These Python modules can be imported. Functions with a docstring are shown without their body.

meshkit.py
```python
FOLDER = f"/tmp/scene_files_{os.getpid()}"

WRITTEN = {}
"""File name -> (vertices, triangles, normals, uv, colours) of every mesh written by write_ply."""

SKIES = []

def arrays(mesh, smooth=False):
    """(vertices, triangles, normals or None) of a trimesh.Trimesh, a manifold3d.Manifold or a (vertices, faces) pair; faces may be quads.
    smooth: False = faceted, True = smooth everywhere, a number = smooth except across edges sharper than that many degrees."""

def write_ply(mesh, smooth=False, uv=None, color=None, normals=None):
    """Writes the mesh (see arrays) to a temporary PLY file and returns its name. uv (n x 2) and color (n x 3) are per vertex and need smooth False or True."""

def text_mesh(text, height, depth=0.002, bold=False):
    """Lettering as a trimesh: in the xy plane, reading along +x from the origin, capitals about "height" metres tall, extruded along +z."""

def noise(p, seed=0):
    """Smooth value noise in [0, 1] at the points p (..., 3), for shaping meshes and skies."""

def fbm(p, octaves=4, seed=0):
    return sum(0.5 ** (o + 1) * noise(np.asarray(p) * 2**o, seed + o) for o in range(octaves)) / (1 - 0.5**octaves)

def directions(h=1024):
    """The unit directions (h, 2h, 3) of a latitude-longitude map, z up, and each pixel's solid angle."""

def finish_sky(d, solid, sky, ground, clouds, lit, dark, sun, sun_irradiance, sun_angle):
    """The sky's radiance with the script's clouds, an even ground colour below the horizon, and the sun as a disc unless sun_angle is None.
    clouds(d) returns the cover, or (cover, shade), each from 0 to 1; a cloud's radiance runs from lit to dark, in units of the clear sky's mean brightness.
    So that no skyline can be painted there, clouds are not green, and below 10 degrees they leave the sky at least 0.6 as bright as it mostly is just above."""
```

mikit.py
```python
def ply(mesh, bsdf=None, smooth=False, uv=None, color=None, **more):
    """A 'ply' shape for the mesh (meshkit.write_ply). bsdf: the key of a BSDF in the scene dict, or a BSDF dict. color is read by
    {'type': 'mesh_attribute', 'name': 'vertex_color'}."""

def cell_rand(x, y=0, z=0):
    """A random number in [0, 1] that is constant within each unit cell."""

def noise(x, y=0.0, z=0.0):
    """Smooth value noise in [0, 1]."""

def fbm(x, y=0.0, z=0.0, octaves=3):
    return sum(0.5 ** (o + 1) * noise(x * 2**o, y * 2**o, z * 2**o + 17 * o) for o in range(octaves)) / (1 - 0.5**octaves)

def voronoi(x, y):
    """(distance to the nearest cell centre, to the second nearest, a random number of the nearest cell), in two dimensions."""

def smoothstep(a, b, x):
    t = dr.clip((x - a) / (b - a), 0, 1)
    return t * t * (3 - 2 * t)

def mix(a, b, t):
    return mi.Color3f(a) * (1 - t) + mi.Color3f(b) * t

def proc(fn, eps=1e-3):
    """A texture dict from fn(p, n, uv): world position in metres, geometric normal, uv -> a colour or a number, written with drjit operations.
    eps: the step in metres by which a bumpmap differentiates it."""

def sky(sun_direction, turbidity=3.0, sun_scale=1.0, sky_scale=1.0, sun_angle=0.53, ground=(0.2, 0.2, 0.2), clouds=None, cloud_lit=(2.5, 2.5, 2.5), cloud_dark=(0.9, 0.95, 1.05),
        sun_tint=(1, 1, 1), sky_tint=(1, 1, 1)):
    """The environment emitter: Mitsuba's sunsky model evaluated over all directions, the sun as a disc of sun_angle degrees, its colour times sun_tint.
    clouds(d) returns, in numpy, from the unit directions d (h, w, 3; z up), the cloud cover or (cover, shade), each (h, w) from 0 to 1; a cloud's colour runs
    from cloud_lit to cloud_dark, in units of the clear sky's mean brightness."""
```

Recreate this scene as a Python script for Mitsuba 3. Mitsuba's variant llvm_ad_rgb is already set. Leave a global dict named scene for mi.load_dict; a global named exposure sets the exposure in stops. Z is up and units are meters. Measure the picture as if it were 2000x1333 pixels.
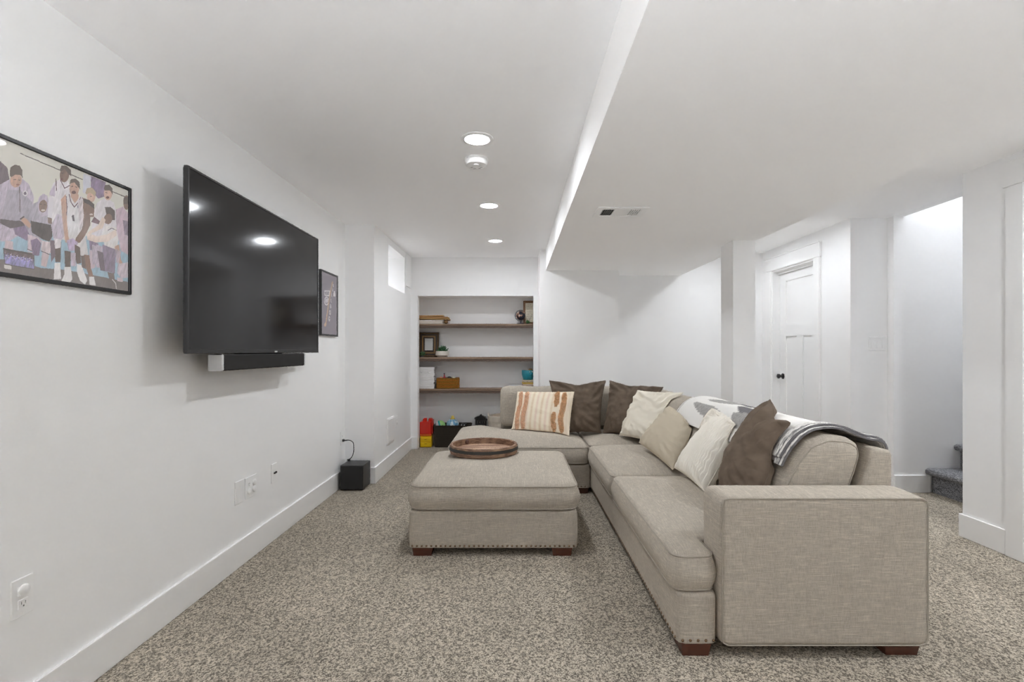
import math, random
import numpy as np, trimesh, mitsuba as mi, drjit as dr, shapely
import mikit, meshkit
from mikit import ply, proc, noise, fbm, smoothstep, mix
from scipy.spatial import Delaunay
from shapely.geometry import Polygon, Point

rng = np.random.default_rng(7)
T = mi.ScalarTransform4f
scene, labels = {}, {}

# ------------------------------------------------------------------ camera, sky, exposure
F, CX, CY, EYE = 974.0, 1006.0, 686.0, 1.205     # focal length and vanishing point in pixels of the 2000 x 1333 frame, eye height
scene['camera'] = dict(type='perspective', fov_axis='x', fov=2 * math.degrees(math.atan(1000 / F)),
                       to_world=T().look_at(origin=[0, 0, EYE], target=[0, 1, EYE], up=[0, 0, 1]),
                       principal_point_offset_x=-(CX - 1000) / 2000, principal_point_offset_y=-(CY - 666.5) / 1333,
                       near_clip=0.02, far_clip=60)
exposure = 0.05
scene['sky'] = dict(mikit.sky((-0.25, 0.6, 0.76), turbidity=4.0, sun_scale=0.0, sky_scale=17.0, ground=(0.35, 0.35, 0.34),
                               clouds=lambda d: (0.9 + 0.1 * meshkit.fbm(d * 4, 3), 0.5 * meshkit.fbm(d * 3 + 5, 3)), cloud_lit=(2.1, 2.1, 2.15), cloud_dark=(1.3, 1.3, 1.35)), sampling_weight=1.5)
WHITE = np.array([0.962, 1.0, 1.055])                     # colour of the ceiling lights
ROW = ((2.70, 176.0), (3.93, 176.0), (5.19, 176.0))   # depth and radiance of the row over the room
HALL = ((5.25, 120.0), (4.35, 110.0), (1.6, 430.0))   # of the row hidden behind the soffit
ADDED_UPLIGHTS = ((0.1, -0.9, 385.0),)                     # unseen fill uplighter added behind the viewpoint, acts like bounced flash
STAIR_FILL = 205.0  # radiance of an added disc standing in for daylight from upstairs


def lin(*c):
    c = np.array(c[0] if len(c) == 1 else c, float) / 255
    return np.where(c < 0.04045, c / 12.92, ((c + 0.055) / 1.055) ** 2.4).tolist()


def rgb(*c):
    return {'type': 'rgb', 'value': lin(*c)}


# ------------------------------------------------------------------ materials
def pbr(color, rough=0.5, bump=None, bump_scale=1.0, **more):
    b = {'type': 'principled', 'base_color': color, 'roughness': rough, **more}
    if bump is not None:
        b = {'type': 'bumpmap', 'nested': b, 'arbitrary': bump, 'scale': bump_scale}
    return {'type': 'twosided', 'nested': b}


def tri(p, n, a, b):
    """In-surface coordinates of an upright, flat or side-on face: (along, across)."""
    ax, ay, az = dr.abs(n.x), dr.abs(n.y), dr.abs(n.z)
    flat = (az > ax) & (az > ay)
    side = ax > ay
    return dr.select(flat, p.y, dr.select(side, p.y, p.x)), dr.select(flat, p.x, p.z), flat


def wall_bump(p, n, uv):
    return 0.0011 * fbm(p.x * 70, p.y * 70, p.z * 70, 2)


def carpet_color(p, n, uv):
    s = 0.6 * noise(p.x * 260, p.y * 260, p.z * 260) + 0.4 * noise(p.x * 120 + 9, p.y * 120, p.z * 120)
    s = smoothstep(0.18, 0.85, s)
    big = fbm(p.x * 2.2, p.y * 1.6, p.z * 2, 3)
    c = mix(mi.Color3f(0.126, 0.109, 0.086), mi.Color3f(0.560, 0.496, 0.408), s)
    return c * (0.78 + 0.42 * big)


def stair_carpet_color(p, n, uv):
    s = 0.6 * noise(p.x * 260, p.y * 260, p.z * 260) + 0.4 * noise(p.x * 120 + 9, p.y * 120, p.z * 120)
    return mix(mi.Color3f(0.060, 0.060, 0.064), mi.Color3f(0.36, 0.36, 0.375), smoothstep(0.2, 0.85, s))


def carpet_bump(p, n, uv):
    return 0.006 * noise(p.x * 120, p.y * 120, p.z * 120)


def linen(p, n, uv):
    a, b, flat = tri(p, n, 0, 0)
    warp = noise(a * 40, b * 620, 3.0)
    weft = noise(a * 520, b * 70, 8.0)
    fine = noise(a * 800, b * 800, 2.0)
    slub = smoothstep(0.66, 0.86, noise(a * 24, b * 420, 5.0))
    k = 0.80 + 0.17 * (warp - 0.5) + 0.16 * (weft - 0.5) + 0.12 * (fine - 0.5) + 0.13 * slub + 0.10 * (fbm(a * 4, b * 4, 1.0) - 0.5)
    return mi.Color3f(0.405, 0.362, 0.305) * (k * 1.25)


def linen_bump(p, n, uv):
    a, b, flat = tri(p, n, 0, 0)
    return 0.0012 * (noise(a * 50, b * 620, 3.0) + noise(a * 520, b * 80, 8.0))


def velvet(p, n, uv):
    k = fbm(p.x * 16, p.y * 16, p.z * 16, 4)
    return mix(mi.Color3f(0.088, 0.064, 0.045), mi.Color3f(0.128, 0.096, 0.070), smoothstep(0.2, 0.8, k))


def cotton_bump(p, n, uv):
    return 0.0010 * (noise(p.x * 380, p.y * 380, p.z * 380) + noise(p.x * 60, p.y * 60, p.z * 60))


def wood(p, n, uv):
    g = fbm(p.x * 3, p.y * 40, p.z * 90, 3)
    return mix(mi.Color3f(0.15, 0.098, 0.065), mi.Color3f(0.32, 0.22, 0.155), smoothstep(0.25, 0.75, g))


def barrel(p, n, uv):
    th = dr.atan2(p.y - 3.62, p.x + 0.23)
    g = 0.75 * fbm(th * 8, p.z * 170, 1.0, 3) + 0.25 * noise(th * 5, 1.0, 1.0)
    return mix(mi.Color3f(0.13, 0.070, 0.045), mi.Color3f(0.31, 0.195, 0.125), smoothstep(0.25, 0.75, g))


def barrel_base(p, n, uv):
    g = fbm(p.x * 5, p.y * 60, 1.0, 3)
    return mix(mi.Color3f(0.26, 0.15, 0.10), mi.Color3f(0.55, 0.37, 0.26), smoothstep(0.3, 0.7, g))


VCOL = {'type': 'mesh_attribute', 'name': 'vertex_color'}
M = {
    'wall_paint': pbr({'type': 'rgb', 'value': [0.90, 0.90, 0.90]}, 0.6, proc(wall_bump, 2e-3), 1.0, specular=0.35),
    'ceiling_paint': pbr({'type': 'rgb', 'value': [0.93, 0.93, 0.93]}, 0.75, specular=0.2),
    'trim_paint': pbr({'type': 'rgb', 'value': [0.90, 0.90, 0.895]}, 0.35, specular=0.45),
    'plastic_white': pbr({'type': 'rgb', 'value': [0.92, 0.92, 0.915]}, 0.3, specular=0.5),
    'carpet': pbr(proc(carpet_color), 0.95, proc(carpet_bump, 2e-3), 1.0, specular=0.05),
    'stair_carpet': pbr(proc(stair_carpet_color), 0.95, proc(carpet_bump, 2e-3), 1.0, specular=0.05),
    'linen': pbr(proc(linen), 0.9, proc(linen_bump, 1e-3), 1.0, specular=0.1, sheen=0.25),
    'piping': pbr({'type': 'rgb', 'value': [0.33, 0.295, 0.25]}, 0.9, specular=0.1),
    'velvet': pbr(proc(velvet), 0.75, specular=0.2, sheen=0.9, sheen_tint=0.6),
    'cotton': pbr(VCOL, 0.9, proc(cotton_bump, 1e-3), 1.0, specular=0.1, sheen=0.2),
    'paint': pbr(VCOL, 0.45, specular=0.4),
    'matte': pbr(VCOL, 0.85, specular=0.15),
    'gloss': pbr(VCOL, 0.15, specular=0.5),
    'shelf_wood': pbr(proc(wood), 0.5, specular=0.35),
    'barrel_wood': pbr(proc(barrel), 0.6, specular=0.3),
    'barrel_base': pbr(proc(barrel_base), 0.6, specular=0.3),
    'mahogany': pbr({'type': 'rgb', 'value': [0.050, 0.015, 0.007]}, 0.35, specular=0.5),
    'black_satin': pbr({'type': 'rgb', 'value': [0.012, 0.012, 0.012]}, 0.35, specular=0.5),
    'black_matte': pbr({'type': 'rgb', 'value': [0.015, 0.0145, 0.014]}, 0.7, specular=0.3),
    'screen': pbr({'type': 'rgb', 'value': [0.006, 0.006, 0.0065]}, 0.10, specular=0.38),
    'silver': pbr({'type': 'rgb', 'value': [0.62, 0.62, 0.62]}, 0.35, metallic=0.6, specular=0.5),
    'bronze': pbr({'type': 'rgb', 'value': [0.16, 0.105, 0.06]}, 0.35, metallic=0.8, specular=0.5),
    'iron': pbr({'type': 'rgb', 'value': [0.03, 0.028, 0.024]}, 0.5, metallic=0.4, specular=0.5),
    'glass': {'type': 'thindielectric', 'int_ior': 1.5},
    'lamp_face': pbr({'type': 'rgb', 'value': [0.9, 0.9, 0.88]}, 0.5),
}
for k, v in M.items():
    scene['mat_' + k] = v

# ------------------------------------------------------------------ naming
def numbered(key):
    if key not in scene and key not in labels and not any(k.startswith(key + '__') for k in scene):
        return key
    i = 1
    while True:
        k = f'{key}_{i:03d}'
        if k not in scene and k not in labels and not any(q.startswith(k + '__') for q in scene):
            return k
        i += 1


def thing(name, label, cat, group=None):
    key = numbered(name)
    labels[key] = {'label': label, 'category': cat}
    if group:
        labels[key]['group'] = group
    return key


def split(mesh, angle=35):
    return trimesh.graph.smooth_shade(mesh, angle=np.radians(angle), facet_minarea=None)


def obj(name, mesh, mat, parent=None, smooth=35, label=None, color=None, **more):
    """One entry of the scene. mesh may be a list of (mesh, sRGB colour) pieces for the vertex coloured materials."""
    key = numbered(name if parent is None else parent + '__' + name)
    if isinstance(mesh, list):
        pieces = [(split(m, smooth if smooth not in (True, False) else 35), c) for m, c in mesh]
        color = np.vstack([np.tile(lin(c), (len(m.vertices), 1)) for m, c in pieces])
        mesh, smooth = trimesh.util.concatenate([m for m, _ in pieces]), True
    scene[key] = ply(mesh, 'mat_' + mat, smooth=smooth, color=color, **more)
    if label:
        labels[key] = {**labels.get(key, {}), 'label': label}
    return key


def struct(name, mesh, mat, parent=None, smooth=False, label=None):
    key = obj(name, mesh, mat, parent, smooth)
    if parent is None:
        labels[key] = {'kind': 'structure'}
        if label:
            labels[key]['label'] = label
    return key


# ------------------------------------------------------------------ shapes
cat = trimesh.util.concatenate


def at(x, y, Y):
    """The point at depth Y that the photograph shows at pixel (x, y)."""
    return np.array([(x - CX) / F * Y, Y, EYE - (y - CY) / F * Y])


def on_wall(x, y, X):
    return at(x, y, X * F / (x - CX))


def box(x0, x1, y0, y1, z0, z1):
    return trimesh.creation.box(bounds=[[min(x0, x1), min(y0, y1), min(z0, z1)], [max(x0, x1), max(y0, y1), max(z0, z1)]])


def cbox(x0, x1, y0, y1, z0, z1, c=0.003):
    """A box with chamfered edges."""
    lo, hi = np.array([x0, y0, z0], float), np.array([x1, y1, z1], float)
    lo, hi = np.minimum(lo, hi), np.maximum(lo, hi)
    c = min(c, 0.45 * (hi - lo).min())
    pts = []
    for s in np.ndindex(2, 2, 2):
        for k in range(3):
            q = [(lo[i] + c if s[i] == 0 else hi[i] - c) for i in range(3)]
            q[k] = lo[k] if s[k] == 0 else hi[k]
            pts.append(q)
    return trimesh.convex.convex_hull(np.array(pts))


def cyl(p0, p1, r, n=20, r1=None):
    p0, p1 = np.array(p0, float), np.array(p1, float)
    d = p1 - p0
    L = np.linalg.norm(d)
    m = trimesh.creation.revolve([[0, 0], [r, 0], [r if r1 is None else r1, L], [0, L]], sections=n)
    m.apply_transform(trimesh.geometry.align_vectors([0, 0, 1], d / L))
    m.apply_translation(p0)
    return m


def lathe(profile, n=32, loc=(0, 0, 0)):
    m = trimesh.creation.revolve(np.array(profile, float), sections=n)
    m.apply_translation(loc)
    return m


def tube(pts, r, sides=6, closed=False):
    p = np.asarray(pts, float)
    N = len(p)
    t = np.roll(p, -1, 0) - np.roll(p, 1, 0) if closed else np.gradient(p, axis=0)
    t /= np.linalg.norm(t, axis=1, keepdims=True) + 1e-12
    a = np.cross(t, [0.123, 0.245, 0.96])
    bad = np.linalg.norm(a, axis=1) < 1e-3
    a[bad] = np.cross(t[bad], [1, 0, 0])
    a /= np.linalg.norm(a, axis=1, keepdims=True) + 1e-12
    b = np.cross(t, a)
    ang = np.arange(sides) * 2 * np.pi / sides
    r = np.broadcast_to(r, (N,))
    v = (p[:, None] + r[:, None, None] * (np.cos(ang)[None, :, None] * a[:, None] + np.sin(ang)[None, :, None] * b[:, None])).reshape(-1, 3)
    f = []
    for i in range(N if closed else N - 1):
        i2 = (i + 1) % N
        for j in range(sides):
            j2 = (j + 1) % sides
            q = [i * sides + j, i * sides + j2, i2 * sides + j2, i2 * sides + j]
            f += [[q[0], q[1], q[2]], [q[0], q[2], q[3]]]
    if not closed:
        v = np.vstack([v, p[:1], p[-1:]])
        for j in range(sides):
            f += [[len(v) - 2, (j + 1) % sides, j], [len(v) - 1, (N - 1) * sides + j, (N - 1) * sides + (j + 1) % sides]]
    m = trimesh.Trimesh(v, f, process=False)
    if m.volume < 0:
        m.invert()
    return m


def ring(poly, step):
    """Evenly spaced points along a polygon's outline with outward normals."""
    poly = shapely.geometry.polygon.orient(poly)
    n = max(12, int(poly.exterior.length / step))
    d = np.arange(n) / n * poly.exterior.length
    p = np.array([poly.exterior.interpolate(x).coords[0] for x in d])
    t = np.roll(p, -1, 0) - np.roll(p, 1, 0)
    t /= np.linalg.norm(t, axis=1, keepdims=True)
    nn = np.stack([t[:, 1], -t[:, 0]], 1)
    for _ in range(2):
        nn = (np.roll(nn, 1, 0) + 2 * nn + np.roll(nn, -1, 0)) / 4
    return p, nn / np.linalg.norm(nn, axis=1, keepdims=True)


def slab(poly, z0, z1, r=0.03, r0=None, corner=0.03, step=0.025, crown=0.0, crown_pow=0.5, bulge=0.0, wob=0.0, seed=0, reach=None):
    """A cushion or block: the outline extruded from z0 to z1, its top and bottom edges rounded, its sides bulging, its top crowned."""
    r0 = r if r0 is None else r0
    poly = poly.buffer(-corner, join_style=1).buffer(corner, quad_segs=6)
    p, n = ring(poly, step)
    levels = [(-r0 * (1 - math.sin(a)), z0 + r0 * (1 - math.cos(a))) for a in np.linspace(0, math.pi / 2, 5)]
    for s in np.linspace(0, 1, 9)[1:-1]:
        levels.append((bulge * 4 * s * (1 - s), z0 + r0 + (z1 - z0 - r - r0) * s))
    levels += [(-r * (1 - math.cos(a)), z1 - r + r * math.sin(a)) for a in np.linspace(0, math.pi / 2, 5)]
    rings = [np.column_stack([p + o * n, np.full(len(p), z)]) for o, z in levels]
    v = np.vstack(rings)
    N = len(p)
    f = []
    for k in range(len(rings) - 1):
        i = np.arange(N)
        j = (i + 1) % N
        f.append(np.column_stack([k * N + i, k * N + j, (k + 1) * N + j]))
        f.append(np.column_stack([k * N + i, (k + 1) * N + j, (k + 1) * N + i]))
    for top in (False, True):
        base = (len(rings) - 1) * N if top else 0
        loop = v[base:base + N, :2]
        inner = Polygon(loop).buffer(0)
        x0, y0, x1, y1 = inner.bounds
        gx, gy = np.meshgrid(np.arange(x0, x1, step * 1.2), np.arange(y0, y1, step * 1.2))
        g = np.column_stack([gx.ravel(), gy.ravel()])
        g = g[shapely.contains_xy(inner.buffer(-step * 0.6), g[:, 0], g[:, 1])] if not inner.buffer(-step * 0.6).is_empty else g[:0]
        allp = np.vstack([loop, g])
        tri_ = Delaunay(allp).simplices
        c = allp[tri_].mean(1)
        tri_ = tri_[shapely.contains_xy(inner, c[:, 0], c[:, 1])]
        cr = (allp[tri_[:, 1]] - allp[tri_[:, 0]])[:, 0] * (allp[tri_[:, 2]] - allp[tri_[:, 0]])[:, 1] - (allp[tri_[:, 1]] - allp[tri_[:, 0]])[:, 1] * (allp[tri_[:, 2]] - allp[tri_[:, 0]])[:, 0]
        flip = (cr < 0) if top else (cr > 0)
        tri_[flip] = tri_[flip][:, ::-1]
        idx = np.concatenate([base + np.arange(N), len(v) + np.arange(len(g))])
        v = np.vstack([v, np.column_stack([g, np.full(len(g), z1 if top else z0)])])
        f.append(idx[tri_])
    if crown:
        d = shapely.distance(shapely.points(v[:, 0], v[:, 1]), poly.exterior)
        d = np.where(shapely.contains_xy(poly, v[:, 0], v[:, 1]), d, 0)
        R = reach or d.max()
        up = np.clip((v[:, 2] - (z1 - r)) / r, 0, 1)
        v[:, 2] += crown * np.sin(np.clip(d / R, 0, 1) * np.pi / 2) ** (2 * crown_pow) * up
    if wob:
        for k in range(3):
            v[:, k] += wob * (meshkit.fbm(v * 4.5, 2, seed + k) - 0.5) * np.clip((v[:, 2] - z0) / 0.03, 0, 1)
    return trimesh.Trimesh(v, np.vstack(f), process=False), (p, n)


def remap(mesh, order, sign=(1, 1, 1)):
    m = mesh.copy()
    m.vertices = m.vertices[:, order] * np.array(sign)
    if m.volume < 0:
        m.invert()
    return m


def pillow(BL, BR, TR, TL, T, n=56, pinch=0.05, power=0.42, chop=0.0, chop_at=0.0, wrinkle=0.006, seed=0, nv=None, back=1.0):
    """A scatter cushion spanned by its four corners; the first of its two sheets faces along (BR-BL) x (TL-BL)."""
    nv = nv or n
    BL, BR, TR, TL = (np.asarray(q, float) for q in (BL, BR, TR, TL))
    u, v = np.meshgrid(np.sin(np.linspace(-1, 1, n) * np.pi / 2 * 0.9) / math.sin(np.pi / 2 * 0.9), np.sin(np.linspace(-1, 1, nv) * np.pi / 2 * 0.9) / math.sin(np.pi / 2 * 0.9))
    u0, v0 = u.copy(), v.copy()
    uu, vv = u * (1 - pinch * (1 - v ** 2)), v * (1 - pinch * (1 - u ** 2))
    vv = vv - chop * np.exp(-((u - chop_at) / 0.42) ** 2) * np.clip((v + 0.3) / 1.3, 0, 1) ** 2
    s, t = (uu + 1) / 2, (vv + 1) / 2
    P = ((1 - s) * (1 - t))[..., None] * BL + (s * (1 - t))[..., None] * BR + (s * t)[..., None] * TR + ((1 - s) * t)[..., None] * TL
    nrm = np.cross(BR - BL + TR - TL, TL - BL + TR - BR)
    nrm /= np.linalg.norm(nrm)
    h = T / 2 * np.clip((1 - u ** 2) * (1 - v ** 2), 0, 1) ** power
    if chop:
        h = h * (1 - 0.55 * np.exp(-((u - chop_at) / 0.16) ** 2) * np.clip(v * 1.1, 0, 1) ** 1.5)
    tang = np.arctan2(v, u)
    rr = np.hypot(u, v)
    out, faces = [], []
    for k, sgn in enumerate((1, -1)):
        w = wrinkle * (meshkit.fbm(np.stack([np.abs(u) * 2.2 + 3 * k, v * 5.0 + u * 2.0, np.full_like(u, seed)], -1), 4, seed) - 0.5) * 2
        w += wrinkle * 0.9 * np.sin(tang * 17 + seed + 3 * np.sin(rr * 4)) * np.clip(rr - 0.55, 0, 1) * 1.6
        edge = np.clip(np.minimum(1 - np.abs(u), 1 - np.abs(v)) / 0.12, 0, 1)
        hh = h * (1 if sgn > 0 else back) + w * edge
        out.append(P + (sgn * hh)[..., None] * nrm)
    V = np.vstack([o.reshape(-1, 3) for o in out])
    i, j = np.meshgrid(np.arange(nv - 1), np.arange(n - 1), indexing='ij')
    a = (i * n + j).ravel()
    q = np.column_stack([a, a + 1, a + n + 1, a + n])
    f0 = np.vstack([q[:, [0, 1, 2]], q[:, [0, 2, 3]]])
    m = trimesh.Trimesh(V, np.vstack([f0, f0[:, ::-1] + n * nv]), process=False)
    return m, (u0, v0), out, nrm


def welt(out, r=0.004):
    """The seam cord along a scatter cushion's edge."""
    P = (out[0] + out[1]) / 2
    loop = np.vstack([P[0, :-1], P[:-1, -1], P[-1, :0:-1], P[:0:-1, 0]])
    return tube(loop, r, 5, closed=True)
# ------------------------------------------------------------------ the room
CEIL, SOF = 2.355, 2.121
XL, XB, YB = -1.545, -1.28, 6.12          # left wall, its bump-out, back wall
YN, YT = -3.2, 6.5                         # front (behind the camera), back of the niche
XR, YH, XH = 2.905, 4.32, 3.225            # right walls

struct('floor', box(-1.9, 6.7, YN - 0.2, 6.9, -0.15, 0.0), 'carpet', label='speckled beige and brown carpet floor')
struct('ceiling', box(-1.9, XH + 0.02, YN - 0.2, 6.9, CEIL, CEIL + 0.2), 'ceiling_paint', label='smooth white ceiling')
struct('soffit', box(0.35, 2.005, YN, 6.2, SOF, CEIL + 0.02), 'ceiling_paint', label='lowered white soffit running along the room over the sofa')
struct('wall_left', box(-1.9, XL, YN - 0.2, 4.53, 0, CEIL), 'wall_paint', label='white wall carrying the television')
# bump-out with the small high window
wy0, wy1, wz0, wz1 = 5.03, 5.78, 1.868, 2.285
struct('wall_left', cat([box(-1.9, XB, 4.53, wy0, 0, CEIL), box(-1.9, XB, wy1, 6.9, 0, CEIL), box(-1.9, XB, wy0, wy1, 0, wz0), box(-1.9, XB, wy0, wy1, wz1, CEIL)]), 'wall_paint', label='white bumped-out wall with the small high window')
w = struct('window_1', cat([box(-1.84, -1.79, wy0, wy1, wz0, wz0 + 0.04), box(-1.84, -1.79, wy0, wy1, wz1 - 0.04, wz1), box(-1.84, -1.79, wy0, wy0 + 0.04, wz0, wz1), box(-1.84, -1.79, wy1 - 0.04, wy1, wz0, wz1)]), 'trim_paint', label='small high basement window in a deep white reveal')
pane = trimesh.Trimesh([[-1.815, wy0, wz0], [-1.815, wy1, wz0], [-1.815, wy1, wz1], [-1.815, wy0, wz1]], [[0, 1, 2], [0, 2, 3]])
obj('pane', pane, 'glass', w, smooth=False)
# back wall with the niche opening
nx0, nx1, nz = -1.196, 0.226, 1.881
struct('wall_back', cat([box(XB - 0.1, nx0, YB, YB + 0.1, 0, CEIL), box(nx1, 0.4, YB, YB + 0.1, 0, CEIL), box(nx0, nx1, YB, YB + 0.1, nz, CEIL)]), 'wall_paint', label='white back wall with the shelf niche opening')
struct('wall_niche', cat([box(-1.6, 0.6, YT, YT + 0.3, 0, CEIL), box(-1.6, -1.36, YB + 0.1, YT, 0, CEIL), box(0.40, 0.6, YB + 0.1, YT, 0, CEIL), box(-1.36, 0.40, YB + 0.1, YT, nz + 0.012, CEIL)]), 'wall_paint', label='white inside of the shelf niche')
struct('wall_back', box(0.283, 1.172, 5.65, 6.9, 0, CEIL), 'wall_paint', label='white wall standing forward beside the shelf niche')
struct('wall_back', cat([box(1.15, 2.62, 6.03, 6.9, 0, CEIL), box(2.60, 3.1, 5.86, 6.9, 0, CEIL)]), 'wall_paint', label='white wall behind the sofa corner')
struct('pillar', box(1.805, 1.99, 4.13, 4.37, 0, SOF + 0.05), 'wall_paint', label='square white pillar under the soffit behind the sofa')
# right block with the door recess and the light switch
dy0, dy1, dz = 4.83, 5.633, 2.103
struct('wall_right', cat([box(XR, XH, YH, dy0, 0, CEIL), box(XR, XH, dy1, 6.2, 0, CEIL), box(XR, XH, dy0, dy1, dz, CEIL), box(3.03, XH, dy0, dy1, 0, dz)]), 'wall_paint', label='white wall with the panel door')
struct('wall_stair', cat([box(XH, 6.6, 4.25, 6.2, 0, 4.9), box(6.5, 6.7, 3.0, 4.4, 0, 4.9), box(XH + 0.02, 6.6, 3.0, 3.237, 0, 4.9), box(XH, XH + 0.1, 3.0, 4.4, CEIL, 4.9), box(3.1, 6.7, 3.0, 4.4, 4.85, 5.0)]), 'wall_paint', label='white walls of the stairwell')
struct('wall_right', cat([box(XR, XH + 0.02, 2.0, 3.237, 0, CEIL), box(XR, XH + 0.02, YN - 0.2, 2.0, 0, CEIL)]), 'wall_paint', label='white wall with the door casing at the right edge')
struct('wall_front', box(-1.9, 3.3, YN - 0.2, YN, 0, CEIL), 'wall_paint', label='white wall behind the viewpoint')

BH, BT = 0.148, 0.015


def base(name, x0, y0, x1, y1, side, label, ext=(0, 0)):
    """Baseboard along a wall from (x0, y0) to (x1, y1); side is the room side's direction."""
    if x0 == x1:
        m = cbox(x0, x0 + side * BT, y0 - ext[0], y1 + ext[1], 0.0, BH, 0.003)
    else:
        m = cbox(x0 - ext[0], x1 + ext[1], y0, y0 + side * BT, 0.0, BH, 0.003)
    struct(name, m, 'trim_paint', label=label, smooth=False)


base('baseboard_left', XL, YN, XL, 4.53, 1, 'white baseboard along the television wall')
base('baseboard_left', XL, 4.53, XB, 4.53, -1, 'white baseboard across the bump-out behind the black box', (0, BT))
base('baseboard_left', XB, 4.53, XB, YB, 1, 'white baseboard along the bump-out below the small window', (0, 0))
base('baseboard_back', XB, YB, nx0, YB, -1, 'short white baseboard left of the shelf niche')
base('baseboard_back', nx1, YB, 0.283, YB, -1, 'short white baseboard right of the shelf niche')
base('baseboard_back', -1.36, YT, 0.40, YT, -1, 'white baseboard inside the shelf niche')
base('baseboard_back', 0.283, 5.65, 1.172, 5.65, -1, 'white baseboard behind the sofa')
base('baseboard_back', 1.172, 6.03, 2.60, 6.03, -1, 'white baseboard behind the sofa corner')
base('baseboard_stair', XH, 4.25, 3.53, 4.25, -1, 'white baseboard beside the first stair')
base('baseboard_right', XR, 3.05, XR, 3.237, -1, 'white baseboard at the end of the right wall', (0.11, BT))
base('baseboard_right', XR, 3.237, XH, 3.237, 1, 'white baseboard turning into the stairwell')
base('baseboard_right', XR, YH, XH, YH, -1, 'white baseboard under the light switch', (BT, 0))
base('baseboard_right', XR, YH, XR, 4.738, -1, 'white baseboard beside the door casing')
base('baseboard_right', XR, 5.748, XR, 5.86, -1, 'short white baseboard beyond the door')

# access cover high in the corner by the window
struct('trim_1', cbox(XB, XB + 0.012, 5.83, 6.09, 1.965, CEIL, 0.003), 'wall_paint', label='flat white cover panel in the corner beside the small window')


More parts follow.
